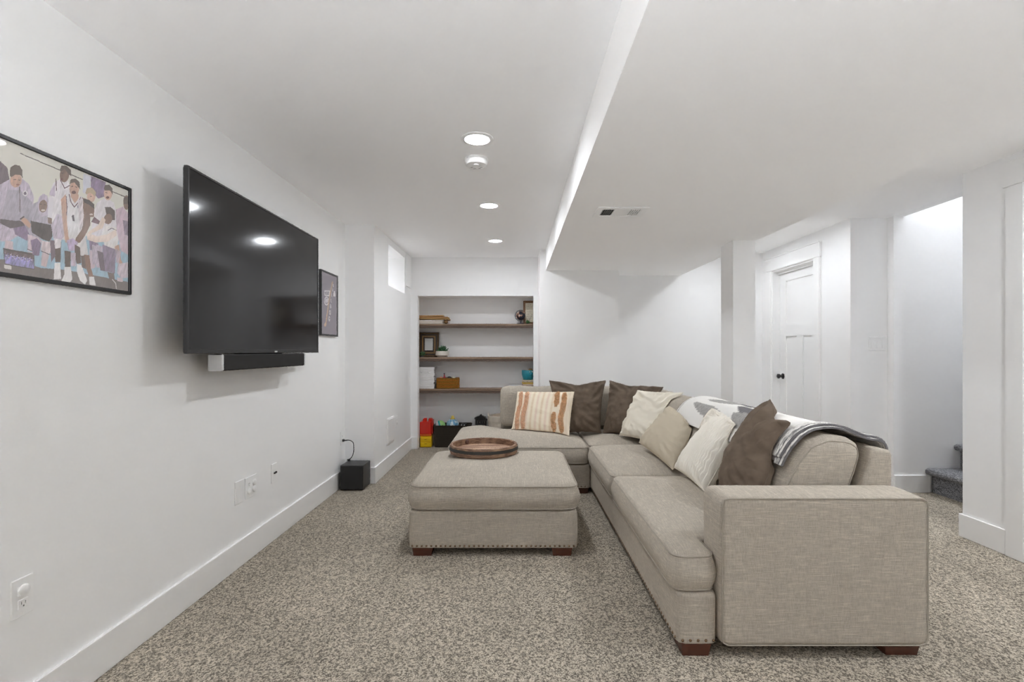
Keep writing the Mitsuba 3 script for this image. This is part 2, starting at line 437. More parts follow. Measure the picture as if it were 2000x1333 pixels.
# ------------------------------------------------------------------ doors
def door(name, x, y0, y1, top, near, far, slabx, label, knob=True):
    """A panel door in a wall facing -x: casing, jamb, slab with three recessed panels."""
    cw = near
    casing = []
    d = struct(name, cat([cbox(x, x - 0.022, y0 - near, y0, 0, top), cbox(x, x - 0.022, y1, y1 + far, 0, top)]), 'trim_paint', label=label)
    obj('head_casing', cat([cbox(x, x - 0.026, y0 - near - 0.012, y1 + far + 0.012, top, top + 0.142), cbox(x, x - 0.032, y0 - near - 0.018, y1 + far + 0.018, top + 0.136, top + 0.148)]), 'trim_paint', d, smooth=False)
    obj('jamb', cat([box(x - 0.004, slabx + 0.03, y0 - 0.001, y0 + 0.014, 0, top), box(x - 0.004, slabx + 0.03, y1 - 0.014, y1 + 0.001, 0, top), box(x - 0.004, slabx + 0.03, y0, y1, top - 0.014, top + 0.001)]), 'trim_paint', d, smooth=False)
    obj('stop', cat([box(slabx - 0.030, slabx - 0.012, y0 + 0.014, y0 + 0.026, 0, top - 0.014), box(slabx - 0.030, slabx - 0.012, y0 + 0.014, y1 - 0.014, top - 0.040, top - 0.014)]), 'trim_paint', d, smooth=False)
    a, b = y0 + 0.016, y1 - 0.016
    st, t = 0.12, 0.035
    mid = (a + b) / 2
    s = [box(slabx, slabx + t, a, a + st, 0.012, top - 0.016), box(slabx, slabx + t, b - st, b, 0.012, top - 0.016)]
    for z0, z1 in ((0.012, 0.24), (1.366, 1.50), (1.976, top - 0.016)):
        s.append(box(slabx, slabx + t, a + st, b - st, z0, z1))
    s.append(box(slabx, slabx + t, mid - 0.055, mid + 0.055, 0.24, 1.366))
    sl = obj('door_slab', cat(s), 'trim_paint', d, smooth=False)
    for y_0, y_1, z0, z1 in ((a + st, b - st, 1.50, 1.976), (a + st, mid - 0.055, 0.24, 1.366), (mid + 0.055, b - st, 0.24, 1.366)):
        obj('panel', box(slabx + 0.012, slabx + t - 0.005, y_0 - 0.002, y_1 + 0.002, z0 - 0.002, z1 + 0.002), 'trim_paint', sl, smooth=False)
    if knob:
        ky, kz = b - 0.062, 0.925
        m = lathe([[0, 0], [0.031, 0], [0.031, 0.006], [0.026, 0.009], [0.011, 0.011], [0.010, 0.028], [0.020, 0.034], [0.0265, 0.046], [0.0255, 0.056], [0.017, 0.063], [0, 0.065]], 28)
        m.apply_transform(trimesh.geometry.align_vectors([0, 0, 1], [-1, 0, 0]))
        m.apply_translation([slabx, ky, kz])
        obj('knob', m, 'black_satin', sl, smooth=40, label='round black door knob')
    return d


door('door_1', XR, dy0, dy1, dz, 0.095, 0.115, 2.985, 'white three-panel door with a black knob beyond the pillar')
# the door at the right edge: its casing stands just inside the frame
struct('trim_2', cat([cbox(XR, XR - 0.022, 2.83, 2.935, 0, 2.165), cbox(XR, XR - 0.026, 1.75, 2.947, 2.165, 2.31), cbox(XR, XR - 0.022, 1.75, 1.865, 0, 2.165)]), 'trim_paint', label='white door casing at the right edge of the photo')
struct('door_2', box(XR + 0.02, XR - 0.006, 1.865, 2.83, 0.012, 2.165), 'trim_paint', label='white door at the right edge beyond the frame')

# ------------------------------------------------------------------ stairs
st = thing('staircase', 'grey carpeted stairs going up to the right behind the white wall', 'stairs')
for i in range(9):
    x0, z = 3.55 + 0.245 * i, 0.205 * (i + 1)
    poly = [(x0, 0.0 if i == 0 else z - 0.24), (x0, z - 0.045)]
    poly += [(x0 - 0.028 + 0.030 * math.cos(t), z - 0.026 + 0.026 * math.sin(t)) for t in np.linspace(-math.pi / 2, -3 * math.pi / 2, 12)]
    poly += [(x0 + 0.30, z), (x0 + 0.30, 0.0 if i == 0 else z - 0.24)]
    m = trimesh.creation.extrude_polygon(Polygon(poly).buffer(0), 1.008, engine='earcut')
    m.vertices = m.vertices[:, [0, 2, 1]] + [0, 3.24, 0]
    m.invert()
    m = m.subdivide_to_size(0.06)
    obj('step', m, 'stair_carpet', st, smooth=50)


# ------------------------------------------------------------------ lights
def downlight(x, y, z, label, group, power, r=0.0705):
    k = thing('recessed_light', label, 'ceiling light', group)
    obj('trim_ring', lathe([[r - 0.002, -0.001], [r - 0.002, -0.0065], [r + 0.004, -0.0075], [r + 0.016, -0.004], [r + 0.018, 0.0], [r - 0.002, 0.0]], 48, (x, y, z)), 'plastic_white', k)
    a = np.arange(40) * 2 * math.pi / 40
    v = np.vstack([np.column_stack([x + r * np.cos(a), y + r * np.sin(a), np.full(40, z - 0.004)]), [[x, y, z - 0.004]]])
    f = [[i, 40, (i + 1) % 40] for i in range(40)]
    m = trimesh.Trimesh(v, f, process=False)
    if m.face_normals[0][2] > 0:
        m.invert()
    obj('diffuser', m, 'lamp_face', k, smooth=False, emitter={'type': 'area', 'radiance': {'type': 'rgb', 'value': list(power)}})


ROW_LABELS = {2.70: 'round recessed ceiling light largest in view, just in front of the smoke detector', 3.93: 'round recessed ceiling light, middle one of the three in view', 5.19: 'round recessed ceiling light nearest the shelf niche'}
for y, g in ROW:
    if g:
        downlight(-0.205, y, CEIL, ROW_LABELS.get(y, 'recessed ceiling light of the same row overhead or behind the viewpoint'), None if y in ROW_LABELS else 'recessed lights outside the photo', list(g * WHITE))
for y, g in HALL:
    if g:
        downlight(2.28, y, CEIL, {5.25: 'recessed ceiling light behind the soffit beside the panel door', 4.35: 'recessed ceiling light behind the soffit next to the pillar'}.get(y, 'recessed ceiling light behind the soffit nearest the viewpoint'), 'recessed lights behind the soffit', list(g * WHITE))
if STAIR_FILL:
    downlight(4.6, 3.77, 4.85, 'added light standing in for daylight at the head of the stairwell, above the photo', None, list(STAIR_FILL * WHITE), 0.15)  # added unseen light, takes the place of daylight down the stairwell
UZ = -0.69
for x, y, g in ADDED_UPLIGHTS:  # invented lamp, added to brighten ceiling and walls
    k = thing('added_uplighter', 'added fill uplighter standing in for bounced flash behind the viewpoint, outside the photo', 'fill light', 'added uplighters outside the photo')
    obj('base', lathe([[0, 0.001], [0.14, 0.001], [0.14, 0.018], [0.03, 0.03], [0, 0.03]], 32, (x, y, 0)), 'silver', k)
    obj('pole', cyl([x, y, 0.028], [x, y, 1.66 + UZ], 0.012, 16), 'silver', k)
    obj('bowl', lathe([[0, 1.655], [0.05, 1.655], [0.13, 1.69], [0.18, 1.75], [0.185, 1.75], [0.135, 1.684], [0.05, 1.648], [0, 1.648]], 40, (x, y, UZ)), 'plastic_white', k)
    a = np.arange(40) * 2 * math.pi / 40
    m = trimesh.Trimesh(np.vstack([np.column_stack([x + 0.165 * np.cos(a), y + 0.165 * np.sin(a), np.full(40, 1.737 + UZ)]), [[x, y, 1.737 + UZ]]]), [[i, (i + 1) % 40, 40] for i in range(40)], process=False)
    obj('diffuser', m, 'lamp_face', k, smooth=False, emitter={'type': 'area', 'radiance': {'type': 'rgb', 'value': list(g * WHITE)}})

k = thing('smoke_detector', 'round white smoke detector on the ceiling behind the largest light', 'smoke detector')
c = (-0.232, 2.985, CEIL)
obj('housing', lathe([[0, 0], [0.071, 0], [0.071, -0.012], [0.068, -0.014], [0.066, -0.030], [0.060, -0.038], [0.045, -0.042], [0, -0.043]], 48, c), 'plastic_white', k, smooth=30)
obj('button', lathe([[0, -0.0425], [0.016, -0.0425], [0.015, -0.046], [0, -0.0465]], 24, (c[0], c[1] - 0.022, c[2])), 'plastic_white', k)
slots = [cbox(c[0] + 0.03 * math.cos(a) - 0.007, c[0] + 0.03 * math.cos(a) + 0.007, c[1] + 0.02 + 0.02 * math.sin(a), c[1] + 0.023 + 0.02 * math.sin(a), c[2] - 0.0445, c[2] - 0.042, 0.0005) for a in (0, 1, 2, 3.1)]
obj('slot', [(cat(slots), (150, 150, 150))], 'matte', k)

# air vent under the soffit
k = thing('air_vent', 'white rectangular air vent with three louvre groups under the soffit', 'vent')
vx0, vx1, vy0, vy1 = 0.525, 0.858, 3.165, 3.392
fr = [cbox(vx0, vx0 + 0.042, vy0, vy1, SOF, SOF - 0.008), cbox(vx1 - 0.042, vx1, vy0, vy1, SOF, SOF - 0.008), cbox(vx0, vx1, vy0, vy0 + 0.04, SOF, SOF - 0.008), cbox(vx0, vx1, vy1 - 0.04, vy1, SOF, SOF - 0.008),
      cbox(vx0 + 0.117, vx0 + 0.127, vy0, vy1, SOF, SOF - 0.008), cbox(vx1 - 0.127, vx1 - 0.117, vy0, vy1, SOF, SOF - 0.008)]
obj('frame', cat(fr), 'trim_paint', k, smooth=False)
obj('backing', [(box(vx0 + 0.02, vx1 - 0.02, vy0 + 0.02, vy1 - 0.02, SOF, SOF - 0.0012), (26, 26, 25))], 'matte', k)


def blade(cx, cy, L, w, along, tilt):
    m = trimesh.creation.box([L, w, 0.0012] if along == 'x' else [w, L, 0.0012])
    m.apply_transform(trimesh.transformations.rotation_matrix(tilt, [1, 0, 0] if along == 'x' else [0, 1, 0]))
    m.apply_translation([cx, cy, SOF - 0.0052])
    return m


ym = (vy0 + vy1) / 2
for i in range(6):
    obj('louvre', blade(vx0 + 0.046 + 0.0135 * i, ym, 0.148, 0.0065, 'y', -0.9), 'trim_paint', k, smooth=False)
for i in range(9):
    obj('louvre', blade((vx0 + vx1) / 2, vy0 + 0.046 + 0.0168 * i, 0.082, 0.0172, 'x', -0.22), 'trim_paint', k, smooth=False)
for i in range(6):
    obj('louvre', blade(vx1 - 0.112 + 0.0135 * i, ym, 0.148, 0.0080, 'y', 0.25), 'trim_paint', k, smooth=False)


# ------------------------------------------------------------------ wall plates
def plate(name, X, y0, y1, z0, z1, label, cat_, group=None):
    k = thing(name, label, cat_, group)
    obj('face_plate', cbox(X, X + 0.006, y0, y1, z0, z1, 0.0025), 'plastic_white', k, smooth=False)
    return k


def screw(k, X, y, z):
    m = cyl([X + 0.005, y, z], [X + 0.0072, y, z], 0.0033, 12)
    obj('screw', m, 'plastic_white', k)


def receptacle(k, X, y, z, cap):
    obj('receptacle', cbox(X + 0.004, X + 0.008, y - 0.017, y + 0.017, z - 0.0145, z + 0.0145, 0.003), 'plastic_white', k, smooth=False)
    if cap:
        m = lathe([[0, 0], [0.019, 0], [0.0185, 0.004], [0.014, 0.008], [0, 0.0095]], 28)
        m.apply_transform(trimesh.geometry.align_vectors([0, 0, 1], [1, 0, 0]))
        m.apply_translation([X + 0.008, y, z])
        obj('safety_cap', m, 'plastic_white', k, smooth=40)
    else:
        s = cat([box(X + 0.0075, X + 0.0083, y - 0.0075, y - 0.0055, z - 0.002, z + 0.007), box(X + 0.0075, X + 0.0083, y + 0.0055, y + 0.007, z - 0.001, z + 0.006), cyl([X + 0.0075, y, z - 0.0075], [X + 0.0083, y, z - 0.0075], 0.0025, 10)])
        obj('slot', [(s, (60, 58, 55))], 'matte', k)


k = plate('wall_outlet', XL, 1.523, 1.596, 0.376, 0.497, 'white wall outlet with a round cap over its upper socket, nearest the camera', 'outlet')
receptacle(k, XL, 1.5595, 0.457, True)
receptacle(k, XL, 1.5595, 0.416, False)
screw(k, XL, 1.5595, 0.4865)
screw(k, XL, 1.5595, 0.3865)
k = plate('blank_plate', XL, 2.746, 2.834, 0.353, 0.48, 'blank white wall plate left of the capped double outlet', 'wall plate')
screw(k, XL, 2.79, 0.449)
screw(k, XL, 2.79, 0.385)
k = plate('wall_outlet', XL, 2.848, 2.972, 0.353, 0.476, 'white double wall outlet with four sockets, three of them capped', 'outlet')
for y in (2.882, 2.938):
    receptacle(k, XL, y, 0.434, y > 2.9)
    receptacle(k, XL, y, 0.394, True)
k = plate('cable_plate', XL, 3.155, 3.229, 0.363, 0.486, 'narrow white wall plate with two dark cable sockets', 'wall plate')
obj('socket', [(cat([cyl([XL + 0.005, 3.186, 0.425], [XL + 0.014, 3.186, 0.425], 0.0055, 14), cyl([XL + 0.005, 3.204, 0.427], [XL + 0.014, 3.204, 0.427], 0.0055, 14)]), (30, 28, 26))], 'paint', k)
screw(k, XL, 3.192, 0.470)
k = plate('wall_outlet', XL, 4.405, 4.478, 0.368, 0.488, 'white wall outlet in the corner with a black plug in it', 'outlet')
receptacle(k, XL, 4.4415, 0.448, False)
receptacle(k, XL, 4.4415, 0.408, False)
k = plate('wall_outlet', XB, 5.345, 5.418, 0.385, 0.505, 'white wall outlet right of the access panel', 'outlet')
receptacle(k, XB, 5.3815, 0.463, False)
receptacle(k, XB, 5.3815, 0.425, False)
k = thing('access_panel', 'flat white access panel low on the bump-out wall', 'access panel')
obj('frame', cat([cbox(XB, XB + 0.010, 4.967, 5.26, 0.265, 0.525, 0.002)]), 'trim_paint', k, smooth=False)
obj('cover', cbox(XB + 0.009, XB + 0.015, 4.979, 5.248, 0.277, 0.513, 0.002), 'trim_paint', k, smooth=False)

k = thing('light_switch', 'white triple rocker light switch on the wall beside the stairs', 'light switch')
sx0, sx1, sz0, sz1 = 3.062, 3.236 - 0.012, 1.205, 1.328
obj('face_plate', cbox(sx0, sx1, YH - 0.006, YH, sz0, sz1, 0.0025), 'plastic_white', k, smooth=False)
for i in range(3):
    cx = (sx0 + sx1) / 2 + (i - 1) * 0.046
    zc = (sz0 + sz1) / 2
    m = trimesh.convex.convex_hull([[cx + sx * 0.0155, y, zc + z] for sx in (-1, 1) for y, z in ((YH - 0.005, -0.034), (YH - 0.005, 0.034), (YH - 0.011, -0.033), (YH - 0.0065, 0.033))])
    obj('rocker', m, 'plastic_white', k, smooth=False)
# ------------------------------------------------------------------ ottoman
FAB = 'linen'


def rect(x0, x1, y0, y1):
    return Polygon([(x0, y0), (x1, y0), (x1, y1), (x0, y1)])


def welts(parent, ringpn, levels, r=0.0035):
    p, n = ringpn
    for o, z in levels:
        obj('piping', tube(np.column_stack([p + o * n, np.full(len(p), z)]), r, 5, True), 'piping', parent)


NAIL = lathe([[0, 0.0042], [0.003, 0.0038], [0.0052, 0.0022], [0.0058, 0], [0.0, 0]], 10)


def nail(parent, x, y, z, d):
    m = NAIL.copy()
    m.apply_transform(trimesh.geometry.align_vectors([0, 0, 1], d))
    m.apply_translation([x, y, z])
    obj('nailhead', m, 'bronze', parent, smooth=40)


def foot(parent, x0, x1, y0, y1, z):
    t = 0.008
    v = np.array([[x0 + t, y0 + t, 0], [x1 - t, y0 + t, 0], [x1 - t, y1 - t, 0], [x0 + t, y1 - t, 0], [x0, y0, z], [x1, y0, z], [x1, y1, z], [x0, y1, z]])
    obj('foot', trimesh.convex.convex_hull(v), 'mahogany', parent, smooth=False, label='dark red-brown tapered wooden foot')


k = thing('ottoman', 'square beige linen ottoman with nailhead trim in the middle of the room', 'ottoman')
ox0, ox1, oy0, oy1 = -0.624, 0.366, 2.92, 3.92
b, pn = slab(rect(ox0, ox1, oy0, oy1), 0.05, 0.268, r=0.02, r0=0.004, corner=0.025, bulge=0.004, wob=0.003)
obj('base', b, FAB, k, smooth=50)
b, pn = slab(rect(ox0 - 0.002, ox1 + 0.008, oy0 - 0.006, oy1 + 0.004), 0.27, 0.418, r=0.028, r0=0.02, corner=0.075, crown=0.055, crown_pow=0.55, bulge=0.014, wob=0.010, seed=3, reach=0.36)
c = obj('cushion', b, FAB, k, smooth=50)
welts(c, pn, [(-0.003, 0.408), (-0.003, 0.278)])
for x0, x1 in ((ox0 + 0.02, ox0 + 0.14), (ox1 - 0.15, ox1 - 0.03)):
    for y0, y1 in ((oy0 + 0.004, oy0 + 0.12), (oy1 - 0.12, oy1 - 0.004)):
        foot(k, x0, x1, y0, y1, 0.052)
for i in range(35):
    s = 0.022 + (ox1 - ox0 - 0.044) * i / 34
    nail(k, ox0 + s, oy0 - 0.001, 0.063, [0, -1, 0])
    nail(k, ox1 + 0.001, oy0 + s, 0.063, [1, 0, 0])
    nail(k, ox0 - 0.001, oy0 + s, 0.063, [-1, 0, 0])

# ------------------------------------------------------------------ sectional sofa
k = thing('sectional_sofa', 'L-shaped beige linen sectional sofa with loose back cushions', 'sofa')
# base of the long side and of the chaise side
b, pn = slab(Polygon([(0.64, 1.965), (0.80, 1.965), (0.80, 2.13), (1.448, 2.13), (1.448, 4.29), (0.64, 4.29)]), 0.048, 0.25, r=0.022, r0=0.005, corner=0.03, wob=0.003, seed=1)
obj('base', b, FAB, k, smooth=50)
b, pn = slab(rect(-0.56, 0.638, 4.20, 5.258), 0.048, 0.25, r=0.022, r0=0.005, corner=0.03, wob=0.003, seed=2)
obj('base', b, FAB, k, smooth=50)
b, pn = slab(rect(0.702, 1.448, 4.292, 5.258), 0.048, 0.25, r=0.022, r0=0.005, corner=0.02)
obj('base', b, FAB, k, smooth=50)
# arm: rounded along its length
b, pn = slab(Polygon([(0.805, 0.046), (1.622, 0.046), (1.622, 0.632), (0.805, 0.632)]), 1.95, 2.142, r=0.018, r0=0.022, corner=0.03, bulge=0.004, wob=0.004, seed=4)
b = remap(b, [0, 2, 1])
a = obj('arm', b, FAB, k, smooth=50)
p, n = pn
obj('piping', tube(np.column_stack([p[:, 0] - 0.006 * n[:, 0], np.full(len(p), 1.9515), p[:, 1] - 0.006 * n[:, 1]]), 0.0028, 5, True), 'piping', a)
# back frames
b, pn = slab(Polygon([(1.45, .048), (1.628, .048), (1.628, .778), (1.545, .785), (1.45, .50)]), 2.145, 5.42, r=0.02, r0=0.02, corner=0.018, wob=0.004, seed=5)
b = remap(b, [0, 2, 1])
obj('back_frame', b, FAB, k, smooth=50)
b, pn = slab(Polygon([(-0.15, 5.26), (1.448, 5.26), (1.448, 5.42), (-0.15, 5.42)]), 0.048, 0.74, r=0.025, r0=0.005, corner=0.02, wob=0.004, seed=6)
obj('back_frame', b, FAB, k, smooth=50)


SEATS, BACKS, WINGS = [], [], []


def seat(poly, seed, crown=0.05, z1=0.398, label=None):
    m, pn = slab(poly, 0.252, z1, r=0.026, r0=0.016, corner=0.05, crown=crown, crown_pow=0.6, bulge=0.012, wob=0.014, seed=seed, reach=0.32)
    SEATS.append(m)
    c = obj('seat_cushion', m, FAB, k, smooth=50, label=label)
    welts(c, pn, [(-0.003, z1 - 0.010), (-0.002, 0.258)], 0.0032)


seat(Polygon([(0.622, 1.972), (0.797, 1.972), (0.80, 2.146), (1.30, 2.146), (1.30, 3.222), (0.622, 3.222)]), 11, 0.045)
seat(rect(0.622, 1.30, 3.228, 4.262), 12, 0.055)
seat(rect(0.636, 1.30, 4.268, 5.10), 13, 0.05)
seat(Polygon([(-0.57, 4.19), (0.624, 4.19), (0.624, 5.06), (-0.13, 5.06), (-0.13, 5.27), (-0.57, 5.27)]), 14, 0.062)

# loose back cushions
PROF = [(1.09, .435), (1.125, .52), (1.165, .61), (1.22, .72), (1.285, .80), (1.37, .832), (1.46, .825), (1.512, .795), (1.518, .745), (1.50, .68), (1.468, .59), (1.438, .50), (1.40, .435)]
for i, (y0, y1) in enumerate(((2.165, 3.16), (3.17, 4.17), (4.18, 5.08))):
    m, pn = slab(Polygon(PROF), y0, y1, r=0.055, r0=0.055, corner=0.045, crown=0.015, bulge=0.0, wob=0.012, seed=20 + i, step=0.022)
    m = remap(m, [0, 2, 1])
    BACKS.append(m)
    c = obj('back_cushion', m, FAB, k, smooth=60)
    p, n = pn
    for yy in (y0 + 0.012, y1 - 0.012):
        obj('piping', tube(np.column_stack([p[:, 0] - 0.02 * n[:, 0], np.full(len(p), yy), p[:, 1] - 0.02 * n[:, 1]]), 0.003, 5, True), 'piping', c)
PROFB = [(4.985, .445), (4.99, .55), (5.005, .68), (5.035, .79), (5.09, .838), (5.17, .845), (5.225, .82), (5.25, .76), (5.25, .60), (5.235, .445)]
for i, (x0, x1) in enumerate(((-0.15, 0.44), (0.45, 1.06))):
    m, pn = slab(Polygon(PROFB), x0, x1, r=0.06, r0=0.06, corner=0.05, crown=0.02, wob=0.022, seed=30 + i, step=0.022)
    m = remap(m, [2, 0, 1])
    WINGS.append(m)
    obj('back_cushion', m, FAB, k, smooth=60)
# feet
foot(k, 0.655, 0.772, 1.963, 2.08, 0.05)
foot(k, 1.46, 1.60, 1.968, 2.09, 0.05)
foot(k, -0.53, -0.42, 4.21, 4.32, 0.05)
foot(k, 0.50, 0.62, 4.21, 4.32, 0.05)
foot(k, 1.48, 1.60, 5.28, 5.40, 0.05)
foot(k, -0.53, -0.42, 5.14, 5.25, 0.05)
for i in range(5):
    nail(k, 0.660 + i * 0.0305, 1.964, 0.064, [0, -1, 0])
for i in range(72):
    nail(k, 0.639, 1.99 + i * 0.0305, 0.064, [-1, 0, 0])
for i in range(38):
    nail(k, -0.54 + i * 0.0305, 4.199, 0.064, [0, -1, 0])

# ------------------------------------------------------------------ soft things give way where they rest
def relief(meshes, axis, sign, cell=0.008):
    """The outermost surface of the meshes along an axis, as a grid over the other two."""
    o = [a for a in range(3) if a != axis]
    pts = np.vstack([trimesh.sample.sample_surface(m, 60000, seed=3)[0] for m in meshes])
    lo = pts[:, o].min(0) - cell
    ij = np.floor((pts[:, o] - lo) / cell).astype(int)
    g = np.full(ij.max(0) + 2, -np.inf)
    np.maximum.at(g, (ij[:, 0], ij[:, 1]), pts[:, axis] * sign)
    p = np.pad(g, 1, constant_values=-np.inf)
    g = np.max([p[a:a + g.shape[0], b:b + g.shape[1]] for a in range(3) for b in range(3)], axis=0)
    return axis, sign, lo, cell, o, g


def press(V, rel, gap=0.007, limit=0.2):
    """Moves vertices that lie inside the relief out of it along its axis."""
    axis, sign, lo, cell, o, g = rel
    ij = np.floor((V[:, o] - lo) / cell).astype(int)
    ok = ((ij >= 0) & (ij < g.shape)).all(1)
    h = np.full(len(V), -np.inf)
    h[ok] = g[ij[ok, 0], ij[ok, 1]]
    d = h + gap - V[:, axis] * sign
    hit = (d > 0) & (d < limit) & np.isfinite(h)
    V[hit, axis] = (h[hit] + gap) * sign
    return V


def settle(m, rels, shape):
    from scipy.ndimage import gaussian_filter
    V0 = m.vertices.copy()
    V = V0.copy()
    for r_, lim in rels:
        V = press(V, r_, limit=lim)
    D = (V - V0).reshape((2,) + shape + (3,))
    sg = (0, shape[0] / 45, shape[1] / 45, 0)
    V = V0 + gaussian_filter(D, sg, mode='nearest').reshape(-1, 3)
    for r_, lim in rels:
        V = press(V, r_, 0.006, lim)
    D = (V - V0).reshape((2,) + shape + (3,))
    V = V0 + gaussian_filter(D, [q * 0.4 for q in sg], mode='nearest').reshape(-1, 3)
    rim = np.ones(shape, bool)
    rim[1:-1, 1:-1] = False
    R = np.where(np.concatenate([rim.ravel()] * 2))[0]
    h = len(R) // 2
    V[R[:h]] = V[R[h:]] = (V[R[:h]] + V[R[h:]]) / 2
    for r_, lim in rels:
        V = press(V, r_, 0.004, lim)
    return trimesh.Trimesh(V, m.faces, process=False)


# ------------------------------------------------------------------ blanket over the back cushions
k = thing('throw_blanket', 'white throw blanket with grey leaf shapes draped over the sofa back', 'blanket')
path = np.array([(1.168, .655), (1.190, .70), (1.204, .73), (1.234, .778), (1.272, .818), (1.320, .844), (1.375, .853), (1.42, .852), (1.47, .840), (1.52, .818), (1.56, .803), (1.60, .798), (1.636, .788), (1.642, .74), (1.643, .66), (1.643, .56), (1.643, .46)])
d = np.r_[0, np.cumsum(np.linalg.norm(np.diff(path, axis=0), axis=1))]
ss = np.linspace(0, d[-1], 90)
px_, pz_ = np.interp(ss, d, path[:, 0]), np.interp(ss, d, path[:, 1])
for _ in range(3):
    px_[1:-1] = (px_[:-2] + 2 * px_[1:-1] + px_[2:]) / 4
    pz_[1:-1] = (pz_[:-2] + 2 * pz_[1:-1] + pz_[2:]) / 4
nx_ = -np.gradient(pz_)
nz_ = np.gradient(px_)
ln = np.hypot(nx_, nz_)
nx_, nz_ = nx_ / ln, nz_ / ln
Y0, Y1 = 2.24, 3.72


def sheet(ya, yb, s0, s1, lift, th, ny=120, wave=0.010, seed=0, skew=0.0):
    i0, i1 = int(s0 * 89), int(s1 * 89)
    I = np.arange(i0, i1 + 1)
    yy = np.linspace(ya, yb, ny)
    S, YY = np.meshgrid(ss[I], yy)
    nrm_ = meshkit.fbm(np.stack([YY * 4, S * 5, np.full_like(S, seed)], -1), 3, seed)
    edge = np.clip(np.minimum(YY - ya, yb - YY) / 0.05, 0, 1)
    L = lift + wave * nrm_ * (0.35 + 0.65 * edge)
    outp = []
    for t in (th, 0.0):
        X = px_[I][None] + nx_[I][None] * (L + t)
        Z = pz_[I][None] + nz_[I][None] * (L + t)
        Yk = YY + skew * (S - S.mean()) + 0.012 * (meshkit.fbm(np.stack([S * 6, 0 * S, np.full_like(S, seed + 3)], -1), 2, seed + 9) - 0.5) * (1 - edge)
        outp.append(np.stack([X, Yk, Z], -1))
    ny_, nx2 = S.shape
    i, j = np.meshgrid(np.arange(ny_ - 1), np.arange(nx2 - 1), indexing='ij')
    a = (i * nx2 + j).ravel()
    q = np.column_stack([a, a + 1, a + nx2 + 1, a + nx2])
    f = np.vstack([q[:, [0, 1, 2]], q[:, [0, 2, 3]]])
    n_ = ny_ * nx2
    rim = np.r_[np.arange(nx2), (np.arange(1, ny_) * nx2 + nx2 - 1), (n_ - 2 - np.arange(nx2 - 1)), (np.arange(ny_ - 2, 0, -1) * nx2)]
    r2_ = np.roll(rim, -1)
    fr = np.vstack([np.column_stack([rim, r2_, r2_ + n_]), np.column_stack([rim, r2_ + n_, rim + n_])])
    m = trimesh.Trimesh(np.vstack([o.reshape(-1, 3) for o in outp]), np.vstack([f, f[:, ::-1] + n_, fr[:, ::-1]]), process=False)
    if m.volume < 0:
        m.invert()
    return m, S, YY


m, S, YY = sheet(Y0, Y1, 0.06, 1.0, 0.006, 0.007, 170, 0.012, 3)
white, grey, dark = np.array(lin(228, 226, 222)), np.array(lin(158, 156, 153)), np.array(lin(112, 110, 112))
col = np.tile(white, S.shape + (1,))


def leaf(y, s, ly, ls, ang, c):
    a, b = YY - y, S - s
    p = a * math.cos(ang) + b * math.sin(ang)
    q = -a * math.sin(ang) + b * math.cos(ang)
    hit = (np.abs(p) < ly) & (np.abs(q) < ls * (1 - (p / ly) ** 2))
    sp = 0.75 + 0.5 * meshkit.noise(np.stack([YY * 260, S * 260, 0 * S], -1), 4)
    col[hit] = np.clip(c[None] * sp[hit][:, None], 0, 1)


leaf(3.22, 0.175, 0.34, 0.042, 0.10, grey)
leaf(3.25, 0.31, 0.22, 0.05, -0.15, grey)
leaf(3.0, 0.36, 0.20, 0.045, 0.1, dark)
leaf(2.84, 0.26, 0.20, 0.035, 0.15, dark)
leaf(2.75, 0.18, 0.18, 0.05, 0.2, grey)
leaf(2.62, 0.42, 0.18, 0.05, -0.2, grey)
leaf(3.5, 0.48, 0.2, 0.05, 0.1, grey)
col[(np.abs(YY - (Y1 - 0.035)) < 0.008)] = dark
BLANKET = [m]
obj('cloth', m, 'cotton', k, smooth=True, color=np.vstack([col.reshape(-1, 3)] * 2))
for (ya, yb, s0, s1, lift, sd) in ((Y0 - 0.016, Y0 + 0.055, 0.08, 0.72, 0.018, 5), (Y0 - 0.036, Y0 + 0.03, 0.05, 0.68, 0.006, 7)):
    m, S, YY = sheet(ya, yb, s0, s1, lift, 0.009, 26, 0.010, sd, 0.03)
    col = np.tile(white, S.shape + (1,))
    sp = meshkit.noise(np.stack([YY * 190, S * 60, 0 * S], -1), 8)
    dk = (np.abs(YY - ya - 0.001) < 0.0035) | ((np.abs(YY - ya - 0.022) < 0.004) & (sp > 0.3))
    col[dk] = (dark * 0.9)[None] * (0.7 + 0.6 * sp[dk][:, None])
    mid = ~dk & (sp > 0.62)
    col[mid] = grey
    BLANKET.append(m)
    obj('folded_edge', m, 'cotton', k, smooth=True, color=np.vstack([col.reshape(-1, 3)] * 2), label='dark-striped folded edge')

R_SEAT, R_BACK, R_WING, R_BLANKET = relief(SEATS, 2, 1), relief(BACKS, 0, -1), relief(WINGS, 1, -1), relief(BLANKET, 0, -1)
REST = [(R_BLANKET, 0.25), (R_BACK, 0.25), (R_WING, 0.25), (R_SEAT, 0.12)]

